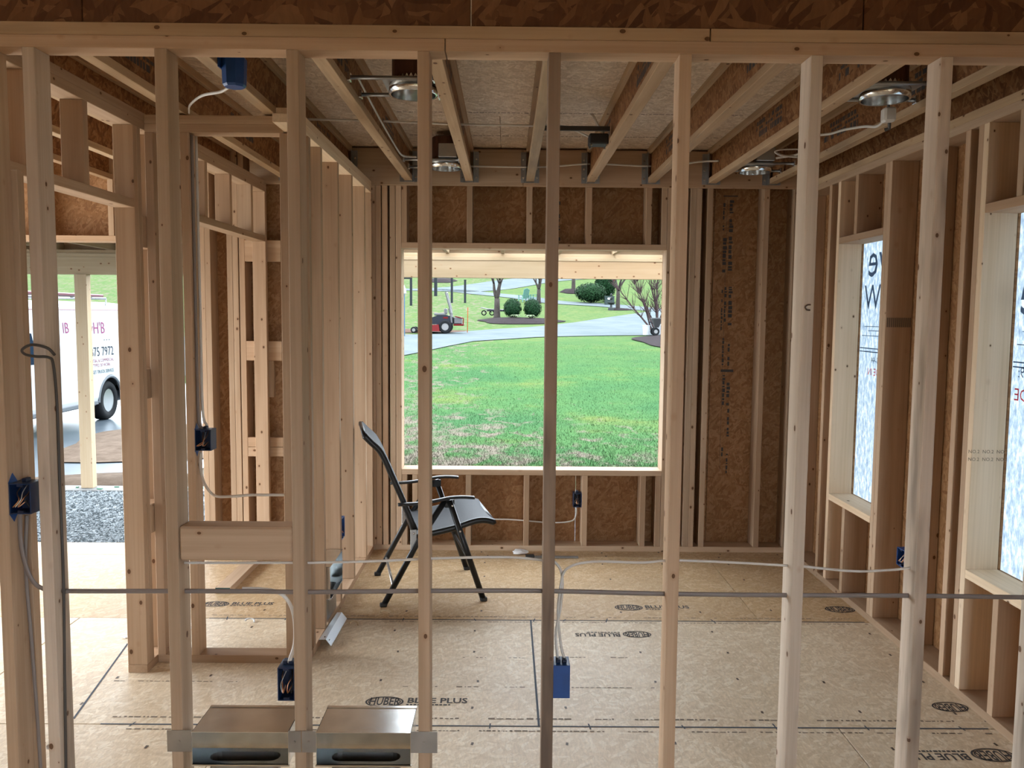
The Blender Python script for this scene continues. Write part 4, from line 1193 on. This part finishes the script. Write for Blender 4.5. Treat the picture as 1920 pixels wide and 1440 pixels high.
mb = MB(); mb.quad(*[(side(z) + .004, y, vz + z) for y, z in ((12.2, 1.17), (13.28, 1.17), (13.18, 1.66), (12.5, 1.66))]); mb.build('window', M['glassdk'], t)
mb = MB(); mb.quad(*[(side(z) + .006, y, vz + z) for y, z in ((11.6, 2.03), (16.70, 2.03), (16.70, 2.10), (11.6, 2.10))]); mb.build('gutter_stripe', M['vanstripe'], t)
for k, y in enumerate((12.6, 14.2, 15.9)):
    mb = MB(); mb.tube([(vx - .15, y, vz + 2.10), (vx - .14, y, vz + 2.255), (vx - 1.86, y, vz + 2.255), (vx - 1.85, y, vz + 2.10)], .022, 6); mb.build('roof_rack_bar', M['hub'], t)
mb = MB()
for xx in (vx - .45, vx - .8):
    mb.tube([(xx, 12.0, vz + 2.31), (xx, 16.4, vz + 2.31)], .03, 6)
for q in range(13):
    mb.tube([(vx - .45, 12.2 + q * .33, vz + 2.31), (vx - .8, 12.2 + q * .33, vz + 2.31)], .016, 6)
o = mb.build('ladder', M['vanstripe']); tag(o, 'extension ladder lying on the roof rack of the white van', 'ladder')
mb = MB(); mb.box(vx - 1.5, vx - 1.0, 12.6, 13.5, vz + 2.28, vz + 2.42, .03); o = mb.build('tool_crate', M['yellow']); tag(o, 'yellow crate strapped on the roof rack of the white van', 'crate')
box('fence_post', -15.35, -15.05, 35, 35.3, tz(35), tz(35) + 1.6, M['greypost']); tag(bpy.data.objects['fence_post.004'], 'dark post on the green slope above the white van', 'post', 'dark posts up the slope')

# ------------------------------------------------------------------ folding chair
M['sling'] = None
sl = NT('grey_sling_fabric'); _v, _ = sl.objvec(0)
_w = sl.noise(sl.mapping(_v, (300, 300, 300)), 1.0, 1)
sl.l(sl.ramp(_w, [(0.3, (.05, .057, .068)), (.7, (.075, .083, .098))]), sl.b.inputs['Base Color'])
sl.b.inputs['Roughness'].default_value = .75; sl.b.inputs['Specular IOR Level'].default_value = .25; sl.b.inputs['Sheen Weight'].default_value = .1; M['sling'] = sl.m
ct = root('folding_chair', (-.465, 4.966, 0), 'black folding patio chair with grey sling seat facing the opening side', 'chair', rz=math.radians(12))
CV = .272
rail = [(-.389, .976), (-.350, .935), (-.307, .893), (-.272, .83), (-.242, .758), (-.176, .604), (-.105, .425)]
srail = [(-.105, .385), (-.02, .402), (.121, .430), (.235, .463), (.30, .466), (.352, .452)]
arm = [(-.205, .586), (-.093, .588), (-.008, .597), (.087, .613), (.16, .615), (.228, .609)]
for s in (-1, 1):
    y = s * CV
    def P3(pts, dy=0): return [(a, y + dy, b) for a, b in pts]
    vs, fs = tube_data(smooth_path(P3(rail), 4), .0125, 10, 1.4, (0, 1, 0)); meshobj('back_rail', vs, fs, M['chairfr'], ct, local=True, smooth=True)
    vs, fs = tube_data(smooth_path(P3(srail), 4), .0125, 10, 1.4, (0, 1, 0)); meshobj('seat_rail', vs, fs, M['chairfr'], ct, local=True, smooth=True)
    vs, fs = tube_data(smooth_path(P3(arm, s * .033), 4), .022, 10, .42, (0, 1, 0)); meshobj('armrest', vs, fs, M['chairfr'], ct, local=True, smooth=True)
    vs, fs = tube_data(P3([(.085, .598), (.285, .006)], s * .030), .0115, 8, 1.5, (0, 1, 0)); lg = meshobj('leg', vs, fs, M['chairfr'], ct, local=True, smooth=True)
    vs, fs = tube_data(P3([(.063, .596), (-.10, .350), (-.287, .006)], s * .018), .0115, 8, 1.5, (0, 1, 0)); lg2 = meshobj('leg', vs, fs, M['chairfr'], ct, local=True, smooth=True)
    for l, (a, b) in ((lg, (.286, s * .030)), (lg2, (-.288, s * .018))):
        mb = MB(); mb.box(a - .020, a + .020, y + b - .014, y + b + .014, .0, .022, .004); f_ = meshobj('foot_cap', mb.v, mb.f, M['black'], None); f_.parent = l; f_.location = Vector(f_.location) - Vector(l.location)
    mb = MB(); mb.box(-.135, -.100, y - .004 + s * .016, y + .004 + s * .016, .32, .435, .003); meshobj('hinge_plate', mb.v, mb.f, M['galvd'], ct, local=True)
    mb = MB(); mb.box(.06, .115, y - .006 + s * .02, y + .006 + s * .02, .555, .60, .004); meshobj('arm_bracket', mb.v, mb.f, M['chairfr'], ct, local=True)
    for a, b in ((.10, .57), (-.118, .42), (.145, .42)):
        mb = MB(); mb.lathe([(.006, -.003), (.006, .003), (.003, .005)], 8, Matrix.Translation((a, y + s * .044, b)) @ Matrix.Rotation(math.pi / 2 * -s, 4, 'X')); meshobj('rivet', mb.v, mb.f, M['screw'], ct, local=True)
for nm, p in (('top_rail', rail[0]), ('front_rail', srail[-1]), ('rear_seat_rail', srail[0])):
    vs, fs = tube_data([(p[0], -CV, p[1]), (p[0], CV, p[1])], .012, 10); meshobj(nm, vs, fs, M['chairfr'], ct, local=True, smooth=True)
for p in ((-.232, .112), (.205, .235)):
    d = .015 if p[0] < 0 else .03
    vs, fs = tube_data([(p[0], -CV - d, p[1]), (p[0], CV + d, p[1])], .008, 8); meshobj('crossbar', vs, fs, M['galvd'] if p[0] < 0 else M['chairfr'], ct, local=True, smooth=True)
def sling(name, prof, off, sag):
    pts = smooth_path([(a, 0, b) for a, b in prof], 5); vs, fs, n = [], [], 10
    for th in (0, .004):
        for i, p in enumerate(pts):
            t = (pts[min(i + 1, len(pts) - 1)] - pts[max(i - 1, 0)]).normalized(); nr = Vector((-t.z, 0, t.x))
            for j in range(n + 1):
                w = -1 + 2 * j / n; q = p + nr * (off - th - sag * (1 - w * w)); vs.append((q.x, w * (CV - .006), q.z))
    L = len(pts); N = n + 1
    for k in (0, 1):
        for i in range(L - 1):
            for j in range(n):
                f = [k * L * N + i * N + j, k * L * N + (i + 1) * N + j, k * L * N + (i + 1) * N + j + 1, k * L * N + i * N + j + 1]; fs.append(f if k else f[::-1])
    meshobj(name, vs, fs, M['sling'], ct, local=True, smooth=True)
sling('seat_sling', srail, .016, .012)
sling('back_sling', rail[::-1], -.012, -.012)

# ------------------------------------------------------------------ electrical boxes
def ebox(name, loc, w, h, d, label, face='-y', bracket=None, wires=True, back=False, group='blue electrical boxes', cables=0, seed=1, mat='blue'):
    """open plastic box; local frame: opening towards -y, x right, z up; loc = centre of the opening"""
    rz = {'-y': 0, '+x': math.pi / 2, '-x': -math.pi / 2, '+y': math.pi}[face]
    t = root(name, loc, label, 'electrical box', group, rz=rz); k = .0035; rr = random.Random(seed)
    mb = MB()
    mb.box(-w / 2, w / 2, d - k, d, -h / 2, h / 2, .001)
    mb.box(-w / 2, -w / 2 + k, 0, d - k, -h / 2, h / 2, .001); mb.box(w / 2 - k, w / 2, 0, d - k, -h / 2, h / 2, .001)
    mb.box(-w / 2 + k, w / 2 - k, 0, d - k, -h / 2, -h / 2 + k, .001); mb.box(-w / 2 + k, w / 2 - k, 0, d - k, h / 2 - k, h / 2, .001)
    meshobj('body', mb.v, mb.f, M[mat], t, local=True)
    mb = MB(); mb.box(-w / 2 + k, w / 2 - k, d - 2 * k, d - k - .0002, -h / 2 + k, h / 2 - k, 0); meshobj('inside_shade_panel', mb.v, mb.f, M['bluein'], t, local=True)  # dark panel added to imitate shade inside the box
    mb = MB()
    for s in (-1, 1):
        mb.box(-.010, .010, .001, .018, s * (h / 2 - .007) - .004, s * (h / 2 - .007) + .004, .001)
    meshobj('screw_boss', mb.v, mb.f, M['bluein'], t, local=True)
    if wires:
        for i in range(4):
            x = (i - 1.5) * w * .17; p = [(x, d * .8, h * .38), (x + rr.uniform(-.01, .01), d * .4, h * .15), (x + rr.uniform(-.015, .015), d * .12, rr.uniform(-.2, 0) * h), (x + rr.uniform(-.015, .015), d * .06, -h * .28), (x + rr.uniform(-.01, .02), d * .3, -h * .1)]
            vs, fs = tube_data(smooth_path(p, 4), .0014 if i % 2 else .002, 6); meshobj('wire', vs, fs, (M['copper'], M['cable'], M['copper'], M['black'])[i], t, local=True, smooth=True)
    if bracket:
        s = bracket; x = s * (w / 2 + .002)
        o_ = [(x, .0, -h / 2), (x, .05, -h / 2), (x, .025, -h / 2 - .03)], [(x, .0, h / 2), (x, .05, h / 2), (x, .025, h / 2 + .03)]
        mb = MB()
        for tri in o_:
            a = [Vector(p) for p in tri]; b = [p - Vector((s * .003, 0, 0)) for p in a]
            mb.add(a + b, [[0, 1, 2], [5, 4, 3], [0, 3, 4, 1], [1, 4, 5, 2], [2, 5, 3, 0]])
        meshobj('nailing_ear', mb.v, mb.f, M['blue'], t, local=True)
    for i in range(cables):
        x = (i - (cables - 1) / 2) * .02
        mb = MB(); mb.box(x - .008, x + .008, d * .35, d * .75, h / 2, h / 2 + .012, .002); meshobj('cable_clamp', mb.v, mb.f, M['bluein'], t, local=True)
    return t
ebox('electrical_box', (-1.566, 2.668, 1.047), .070, .100, .075, 'blue box with dark open front on the first lumber beside the doorway, facing the viewer', bracket=-1, seed=1, cables=1, mat='blueshade')
ebox('electrical_box', (-1.401, 3.842, 1.062), .074, .098, .075, 'wide open blue box with pointed ears on the short cross wall', bracket=-1, seed=2, cables=1, mat='blueshade')
ebox('electrical_box', (-.7185, 2.672, .432), .056, .112, .075, 'narrow shaded blue box with bare copper wires above the metal boots', bracket=None, seed=3, cables=2, mat='blueshade')
ebox('electrical_box', (.190, 2.752, .444), .056, .112, .075, 'bright blue box seen from its closed back with three cables entering the top', face='+y', seed=4, cables=2)
ebox('electrical_box', (.503, 5.765, .363), .058, .100, .07, 'small shaded blue box under the big opening in the back wall', seed=5, cables=1, mat='blueshade')
ebox('electrical_box', (1.984, 4.104, .455), .082, .090, .07, 'blue box with a white wire tail on the window wall', face='-x', seed=6, cables=1)
ebox('electrical_box', (-.919, 4.672, .440), .080, .120, .07, 'blue box edge between the partition lumber behind the folding chair', face='+x', seed=7)
# ceiling box on the joist side
t = root('electrical_box', (-1.0, 3.13, 2.47), 'deep blue ceiling box hanging on a joist side near the front wall', 'electrical box', 'blue electrical boxes')
mb = MB(); mb.lathe([(.0, 0), (.036, 0), (.042, .008), (.045, .10), (.040, .106), (0, .106)], 8, Matrix.Translation((-.998, 3.13, 2.468)) @ Matrix.Rotation(math.pi / 8, 4, 'Z'), cap=False); mb.build('body', M['blue'], t)
mb = MB(); mb.box(-1.0455, -1.040, 3.09, 3.17, 2.53, 2.60, .001); mb.build('mounting_flange', M['blue'], t)

# ------------------------------------------------------------------ sheet metal register boots
def rounded(w, h, n=6):
    r = min(w, h) / 2; pts = []
    for cx, s in ((w / 2 - r, 1), (-w / 2 + r, -1)):
        for i in range(n + 1):
            a = -math.pi / 2 + math.pi * i / n; pts.append((cx + s * r * math.cos(a), s * r * math.sin(a)))
    return pts
def boot(name, loc, w, h, d, label, tl, tr, db=None, rz=0.0, mat='galv', tabz=(.045, .118), lipmat='galv'):
    """open-fronted box (front towards -y) with an oval duct through its bottom; loc = front bottom centre"""
    t = root(name, loc, label, 'duct boot', 'sheet metal duct boots', rz=rz); k = .0016; W = w / 2
    mb = MB()
    D = d; d = db or d
    def slab(pts, nrm):
        a = [Vector(p) for p in pts]; b = [p + Vector(nrm) * k for p in a]; n_ = len(a)
        mb.add(a + b, [list(range(n_)), list(range(n_, 2 * n_))[::-1]] + [[i, i + n_, (i + 1) % n_ + n_, (i + 1) % n_] for i in range(n_)])
    slab([(-W, d, 0), (W, d, 0), (W, D, h), (-W, D, h)], (0, 1, 0))
    slab([(-W, 0, 0), (-W, d, 0), (-W, D, h), (-W, 0, h)], (1, 0, 0)); slab([(W, 0, 0), (W, d, 0), (W, D, h), (W, 0, h)], (-1, 0, 0))
    slab([(-W, 0, h), (W, 0, h), (W, D, h), (-W, D, h)], (0, 0, -1))
    meshobj('box_shell', mb.v, mb.f, M[mat], t, local=True)
    ov = [(x, y + d * .5) for x, y in rounded(w * .74, d * .56)]; n = len(ov)
    # bottom plate with the oval hole
    out = []
    for x, y in ov:
        a = math.atan2(y - d * .5, x); c, s = math.cos(a), math.sin(a); q = min((W - k) / max(1e-6, abs(c)), (d * .5) / max(1e-6, abs(s))); out.append((c * q, d * .5 + s * q))
    vs = [(x, y, 0.001) for x, y in ov] + [(x, y, 0.001) for x, y in out]; fs = [[i, n + i, n + (i + 1) % n, (i + 1) % n] for i in range(n)]
    for cx, cy in ((W - k, 0), (W - k, d), (-W + k, d), (-W + k, 0)):
        vs.append((cx, cy, .001))
    for ci in range(4):
        cxy = vs[2 * n + ci]; near = sorted(range(n), key=lambda i: (out[i][0] - cxy[0]) ** 2 + (out[i][1] - cxy[1]) ** 2)[:2]
        fs.append([2 * n + ci, n + near[0], n + near[1]])
    meshobj('bottom_plate', vs, fs, M[mat], t, local=True)
    vs = [(x, y, .001) for x, y in ov] + [(x, y, -.13) for x, y in ov]; fs = [[i, (i + 1) % n, n + (i + 1) % n, n + i] for i in range(n)] + [list(range(n, 2 * n))]
    meshobj('oval_duct', vs, fs, M['galvd'], t, local=True)
    mb = MB(); mb.box(-W - .002, W + .002, -.004, .006, -.004, .001, .001); mb.box(-W - .002, W + .002, -.003, .004, h, h + .002, 0); mb.box(-W, W, D - .012, D + .002, h, h + .0025, 0)
    meshobj('folded_lip', mb.v, mb.f, M[lipmat], t, local=True)
    for a, b in ((-W - tl, -W), (W, W + tr)):
        mb = MB(); mb.box(a, b, -.0025, -.0008, tabz[0], tabz[1], 0); mb.lathe([(.004, 0), (.003, .002)], 8, Matrix.Translation(((a + b) / 2, -.0024, sum(tabz) / 2)) @ Matrix.Rotation(math.pi / 2, 4, 'X')); meshobj('hanger_tab', mb.v, mb.f, M['galvd'], t, local=True)
    return t
boot('duct_boot', (-.8705, 2.664, .160), .319, .112, .185, 'shiny open sheet metal duct boot below the narrow dark box', .080, .042, db=.105)
boot('duct_boot', (-.4635, 2.664, .160), .313, .112, .185, 'open metal duct boot whose tab laps the upright before the chair', .046, .088, db=.105)
boot('duct_boot', (-.9045, 4.40, .175), .325, .170, .098, 'tall sheet metal duct boot set between the partition lumber', .001, .001, rz=math.pi / 2, tabz=(.05, .12))
t = root('metal_guard_strip', (-.87, 4.22, .02), 'bright bent metal strip lying on the partition plate under the wall boot', 'metal strip')
vs = [(-.918, 4.03, .0405), (-.885, 4.03, .042), (-.856, 4.02, .012), (-.905, 4.41, .0405), (-.880, 4.41, .042), (-.850, 4.40, .012)]
vs += [(x, y, z + .002) for x, y, z in vs]
meshobj('strip', vs, [[0, 3, 4, 1], [1, 4, 5, 2], [6, 7, 10, 9], [7, 8, 11, 10], [0, 1, 7, 6], [1, 2, 8, 7], [3, 9, 10, 4], [4, 10, 11, 5], [2, 5, 11, 8], [0, 6, 9, 3]], plain('bright_zinc_strip', (.78, .86, .93), .30, .8), t)
mb = MB()
for x, y, z in ((-.895, 4.06, .0435), (-.872, 4.055, .030)):
    mb.box(x - .003, x + .003, y - .004, y + .004, z, z + .003, .001)
mb.build('nail_hole', M['nail'], t)

# ------------------------------------------------------------------ recessed light housings
def can(x, y, xa, xb, label, box_side=1, bars=(-.13, .13), tail=False):
    z = 2.548
    t = root('recessed_light', (x, y, z), label, 'recessed light', 'recessed light housings')
    T_ = Matrix.Translation((x, y, z))
    mb = MB(); mb.lathe([(.088, .045), (.088, .185), (.083, .19)], 30, T_); mb.build('can_housing', M['canbrown'], t, smooth=False)
    mb = MB(); mb.lathe([(.092, .0), (.100, .0), (.100, .048), (.092, .048), (.092, 0)], 36, T_, cap=False); mb.build('collar_ring', M['galv'], t, smooth=True)
    mb = MB(); mb.lathe([(.0915, .002), (.0885, .05), (.082, .16), (.04, .175), (.001, .176)], 32, T_, cap=False); mb.build('inner_reflector', M['galv'], t, smooth=True)
    mb = MB()
    n = 24
    ring = [(.099 * math.cos(2 * math.pi * i / n), .099 * math.sin(2 * math.pi * i / n)) for i in range(n)]
    def sq(i):
        a = 2 * math.pi * i / n; c, s = math.cos(a), math.sin(a); q = min(.118 / max(1e-6, abs(c)), .135 / max(1e-6, abs(s))); return (c * q, s * q)
    vs = [(x + a, y + b, z + .040) for a, b in ring] + [(x + sq(i)[0], y + sq(i)[1], z + .040) for i in range(n)]
    mb.add(vs, [[i, n + i, n + (i + 1) % n, (i + 1) % n] for i in range(n)]); mb.build('mounting_plate', M['galvd'], t)
    for b in bars:
        h = MB(); h.tube([(xa + .028, y + b, z + .034), (xb - .028, y + b, z + .034)], .0085, 8, 1.0); h.build('hanger_bar', M['hanger'], t, smooth=True)
        for q, s in ((xa + .027, 1), (xb - .027, -1)):
            h = MB(); h.box(min(q, q + s * .014), max(q, q + s * .014), y + b - .018, y + b + .018, z + .018, z + .052, .002); h.build('bar_end', M['screw'], t)
    bx = x - .02 * box_side
    mb = MB(); mb.box(bx - .055, bx + .055, y + .104 if box_side > 0 else y - .165, y + .165 if box_side > 0 else y - .104, z + .045, z + .125, .003); mb.build('junction_box', M['galvd'], t)
    return t
can(-.392, 3.53, -.666, -.26, 'recessed can with brown housing and shiny rim near the front wall', box_side=1)
can(-.385, 5.28, -.666, -.26, 'recessed can with pale ring close to the hung joist ends by the partition', box_side=-1)
can(1.550, 3.53, 1.366, 1.773, 'recessed can with a dangling connector above the window wall side', box_side=1)
can(1.535, 5.30, 1.366, 1.773, 'recessed can at the back wall corner near the windows with bars showing', box_side=-1)
t = root('wire_connector', (1.60, 3.60, 2.47), 'dangling white cable connector under the can by the window wall', 'connector')
mb = MB(); mb.box(1.575, 1.625, 3.575, 3.625, 2.475, 2.535, .008); mb.build('sleeve', M['cable'], t)
mb = MB(); mb.tube([(1.60, 3.60, 2.535), (1.598, 3.60, 2.5465)], .006, 6); mb.tube([(1.61, 3.61, 2.475), (1.615, 3.62, 2.455), (1.60, 3.63, 2.45)], .008, 6); mb.build('wire_tail', M['cabled'], t)
t = root('ceiling_junction_box', (.475, 4.53, 2.55), 'dark square steel junction box on a bar between two middle joists', 'junction box')
mb = MB(); mb.box(.425, .5255, 4.48, 4.58, 2.552, 2.606, .006); mb.build('body', plain('dark_box_steel', (.05, .047, .045), .5, .5), t)
mb = MB(); mb.box(.174, .5255, 4.425, 4.440, 2.606, 2.630, .002); mb.build('hanger_bar', plain('dark_bar_steel', (.07, .066, .062), .45, .6), t)
mb = MB()
for x, y in ((.435, 4.49), (.516, 4.49), (.435, 4.57), (.516, 4.57)):
    mb.lathe([(.006, -.008), (.006, 0), (.004, .004)], 8, Matrix.Translation((x, y, 2.550)))
mb.build('clamp_screw', M['screw'], t)
mb = MB(); mb.tube(smooth_path([(.50, 4.50, 2.606), (.47, 4.52, 2.66), (.45, 4.55, 2.71), (.44, 4.56, 2.72)], 4), .006, 6); mb.build('wire_tail', M['cable'], t)

# ------------------------------------------------------------------ cables
def cable(name, pts, label, r=.0031, sq=1.45, mat='cable', up=(0, 1, 0), sub=6, group='cables run through the framing'):
    o = tube(name, pts, r, M[mat], n=8, squash=sq, up=up, sub=sub); tag(o, label, 'cable', group); return o
Yc = 2.71
cable('cable', [(-1.585, 2.705, 1.0), (-1.594, 2.712, .965), (-1.590, Yc, .867), (-1.566, Yc, .777), (-1.527, Yc, .738), (-1.45, Yc, .730), (-1.123, Yc, .732), (-.85, Yc, .733), (-.647, Yc, .732), (-.285, Yc, .738), (.112, Yc, .741), (.52, Yc, .734), (.928, Yc, .732), (1.337, Yc, .733), (1.729, Yc, .730), (1.985, Yc, .729)],
      'long grey flat cable running low through every upright of the front wall', mat='cableg', r=.0045, sq=1.8)
cable('cable', [(-1.06, Yc, .828), (-.9, Yc, .829), (-.694, Yc, .831), (-.611, Yc, .832), (-.43, Yc, .838), (-.285, Yc, .846), (-.245, Yc, .848), (-.1, Yc, .853), (.023, Yc, .854), (.115, Yc, .846), (.165, Yc, .838), (.19, 2.72, .79), (.188, 2.715, .70), (.172, 2.715, .60), (.176, 2.715, .53), (.180, 2.715, .502)],
      'upper cable from the blocking to the closed blue box, crossing before the folding chair')
cable('cable', [(.204, 2.715, .502), (.190, 2.715, .55), (.178, 2.715, .66), (.186, 2.715, .76), (.205, Yc, .817), (.288, Yc, .841), (.447, Yc, .839), (.517, Yc, .845), (.588, Yc, .847), (.75, Yc, .842), (.925, Yc, .833), (.987, Yc, .830), (1.156, Yc, .815), (1.28, Yc, .820), (1.345, Yc, .828)],
      'white cable rising in a bend out of the closed blue box toward the windows')
cable('cable', [(-.87, 2.715, .740), (-.80, 2.716, .738), (-.75, 2.715, .728), (-.715, 2.712, .695), (-.698, 2.71, .64), (-.697, Yc, .56), (-.712, 2.705, .505), (-.716, 2.705, .492)],
      'short white cable bending down into the narrow dark box', r=.0045)
cable('cable', [(-1.452, 2.67, .06), (-1.450, 2.68, .40), (-1.447, 2.69, .76), (-1.450, 2.695, 1.11), (-1.447, 2.69, 1.353), (-1.446, 2.675, 1.48), (-1.452, 2.661, 1.505), (-1.49, 2.656, 1.508), (-1.524, 2.656, 1.515), (-1.532, 2.656, 1.53), (-1.50, 2.656, 1.545), (-1.455, 2.660, 1.535), (-1.44, 2.675, 1.512)],
      'dark cable looped around the upright beside the doorway and hanging to the floor', mat='cabled', r=.0042, sq=1.2)
cable('cable', [(-1.575, 2.72, .98), (-1.592, 2.73, .80), (-1.585, 2.735, .55), (-1.575, 2.735, .25), (-1.57, 2.735, .05)], 'pale cable dropping to the floor under the first open blue box', r=.0045, mat='cableg')
cable('cable', [(-1.4315, 3.87, 2.45), (-1.431, 3.87, 2.0), (-1.4315, 3.87, 1.6), (-1.430, 3.87, 1.2), (-1.424, 3.87, 1.13), (-1.41, 3.885, 1.11)], 'grey cable stapled down the cross wall upright into the eared blue box', r=.005, mat='cableg')
cable('cable', [(-1.4225, 3.90, 2.45), (-1.422, 3.90, 2.0), (-1.421, 3.90, 1.6), (-1.420, 3.90, 1.2), (-1.40, 3.90, 1.118)], 'second pale cable beside the grey one down the cross wall upright', r=.0045)
cable('cable', [(-1.425, 3.88, 1.00), (-1.43, 3.88, .93), (-1.41, 3.88, .85), (-1.364, 3.88, .795), (-1.28, 3.88, .792), (-1.19, 3.88, .799), (-1.035, 3.88, .80)], 'white cable sagging from under the eared blue box across the cross wall', r=.0045)
cable('cable', [(-1.43, 3.84, 2.54), (-1.38, 3.72, 2.545), (-1.25, 3.50, 2.53), (-1.10, 3.28, 2.49), (-1.03, 3.17, 2.48)], 'thin pale cable arching from the cross wall to the ceiling box', r=.004)
cable('cable', [(-1.16, 4.47, 2.66), (-.713, 4.515, 2.665), (-.3, 4.55, 2.66), (.133, 4.567, 2.66), (.30, 4.56, 2.655), (.43, 4.55, 2.60)], 'thin pale cable through the joist webs to the dark junction box', r=.004)
cable('cable', [(-.60, 5.69, 2.645), (-.296, 5.69, 2.638), (.168, 5.69, 2.636), (.328, 5.69, 2.644), (.56, 5.69, 2.661), (.917, 5.69, 2.650), (1.10, 5.69, 2.655), (1.25, 5.60, 2.665), (1.36, 5.50, 2.655)], 'white cable running along the ledger through the hung joist ends', r=.004)
cable('cable', [(1.60, 3.62, 2.50), (1.615, 3.74, 2.49), (1.645, 3.95, 2.535), (1.655, 4.2, 2.575), (1.64, 4.34, 2.585), (1.60, 4.40, 2.59)], 'white cable swinging back from the can connector by the window wall', r=.0042)
cable('cable', [(-.628, 3.56, 2.63), (-.630, 3.80, 2.62), (-.630, 4.2, 2.60), (-.632, 4.6, 2.59), (-.632, 4.97, 2.585), (-.625, 5.15, 2.60), (-.60, 5.19, 2.605), (-.56, 5.195, 2.605)], 'white cable along a joist side between the two partition side cans', r=.0042)
cable('cable', [(.497, 5.80, .318), (.497, 5.80, .25), (.46, 5.80, .205), (.30, 5.80, .195), (.02, 5.80, .215), (-.25, 5.80, .21), (-.5, 5.80, .20)], 'thin faint cable under the big opening from the small dark box', r=.0035)
cable('cable', [(1.60, 5.09, 2.60), (1.70, 5.08, 2.615), (1.735, 5.05, 2.625), (1.72, 5.03, 2.64), (1.62, 5.04, 2.64), (1.58, 5.05, 2.63), (1.63, 5.07, 2.612), (1.735, 5.08, 2.605)], 'white cable coil above the can at the back wall corner', r=.0045)

# ------------------------------------------------------------------ small litter
def crumple(name, c, r, mat, label, cat, seed):
    rr = random.Random(seed); bm = bmesh.new(); bmesh.ops.create_icosphere(bm, subdivisions=2, radius=1)
    for v in bm.verts: v.co = Vector((v.co.x * r[0], v.co.y * r[1], max(-.999, v.co.z) * r[2])) * rr.uniform(.65, 1.15)
    lo_ = min(v.co.z for v in bm.verts)
    me = bpy.data.meshes.new(name)
    for v in bm.verts: v.co.z -= lo_
    bm.to_mesh(me); bm.free(); me.materials.append(mat)
    o = bpy.data.objects.new(name, me); link(o, None, c); tag(o, label, cat); return o
crumple('paper_scrap', (.10, 5.68, .0), (.06, .03, .018), M['white'], 'crumpled white paper scrap on the floor before the back wall plate', 'paper', 1)
t = root('pry_bar', (.35, 5.60, 0), 'flat dark metal bar on the floor before the back wall', 'bar')
mb = MB(); mb.box(.20, .50, 5.585, 5.615, .0005, .012, .003); mb.build('shaft', M['hanger'], t)
mb = MB(); mb.box(.14, .1995, 5.578, 5.622, .0005, .020, .004); mb.build('flat_end', M['black'], t)
M['chip'] = plain('wood_shaving', (.62, .50, .34), .8)
for i, (x, y, lab) in enumerate(((-1.36, 4.36, 'pale curled wood shaving on the floor seen under the blocking'), (-.66, 4.50, 'tan wood curl at the foot of the folding chair'), (-.80, 4.33, 'small tan splinter by the partition plate'))):
    p = [(x + .022 * math.cos(a), y + .03 * math.sin(a), .004 + .012 * abs(math.sin(a / 2))) for a in [k * .5 for k in range(8)]]
    o = tube('wood_shaving', p, .003, (M['white'], M['chip'], M['chip'])[i], n=6, squash=1.8, sub=2); tag(o, lab, 'wood shaving', 'wood shavings')
crumple('cable_staple', (-1.53, 2.735, .17), (.02, .012, .012), M['white'], 'white plastic cable staple near the floor beside the doorway', 'staple', 4)
t = root('bent_nail', (.955, 2.664, 1.683), 'dark bent nail on an upright of the front wall before the back corner', 'nail')
mb = MB(); mb.tube(smooth_path([(.963, 2.6645, 1.693), (.952, 2.660, 1.692), (.945, 2.658, 1.685), (.951, 2.660, 1.677), (.962, 2.6645, 1.676)], 4), .0022, 6); mb.build('shank', M['nail'], t)
for i, (x, y) in enumerate(((-1.86, 4.80), (-1.74, 4.22), (-1.66, 4.27), (-1.92, 4.15))):
    crumple('plastic_scrap', (x, y, 0), (.03, .02, .004), M['white'], ('thin white plastic scrap beyond the second door opening', 'thin white plastic scrap by the chalk line', 'thin white plastic scrap closest to the first door opening post', 'thin white plastic scrap furthest into the porch room')[i], 'scrap', 20 + i)
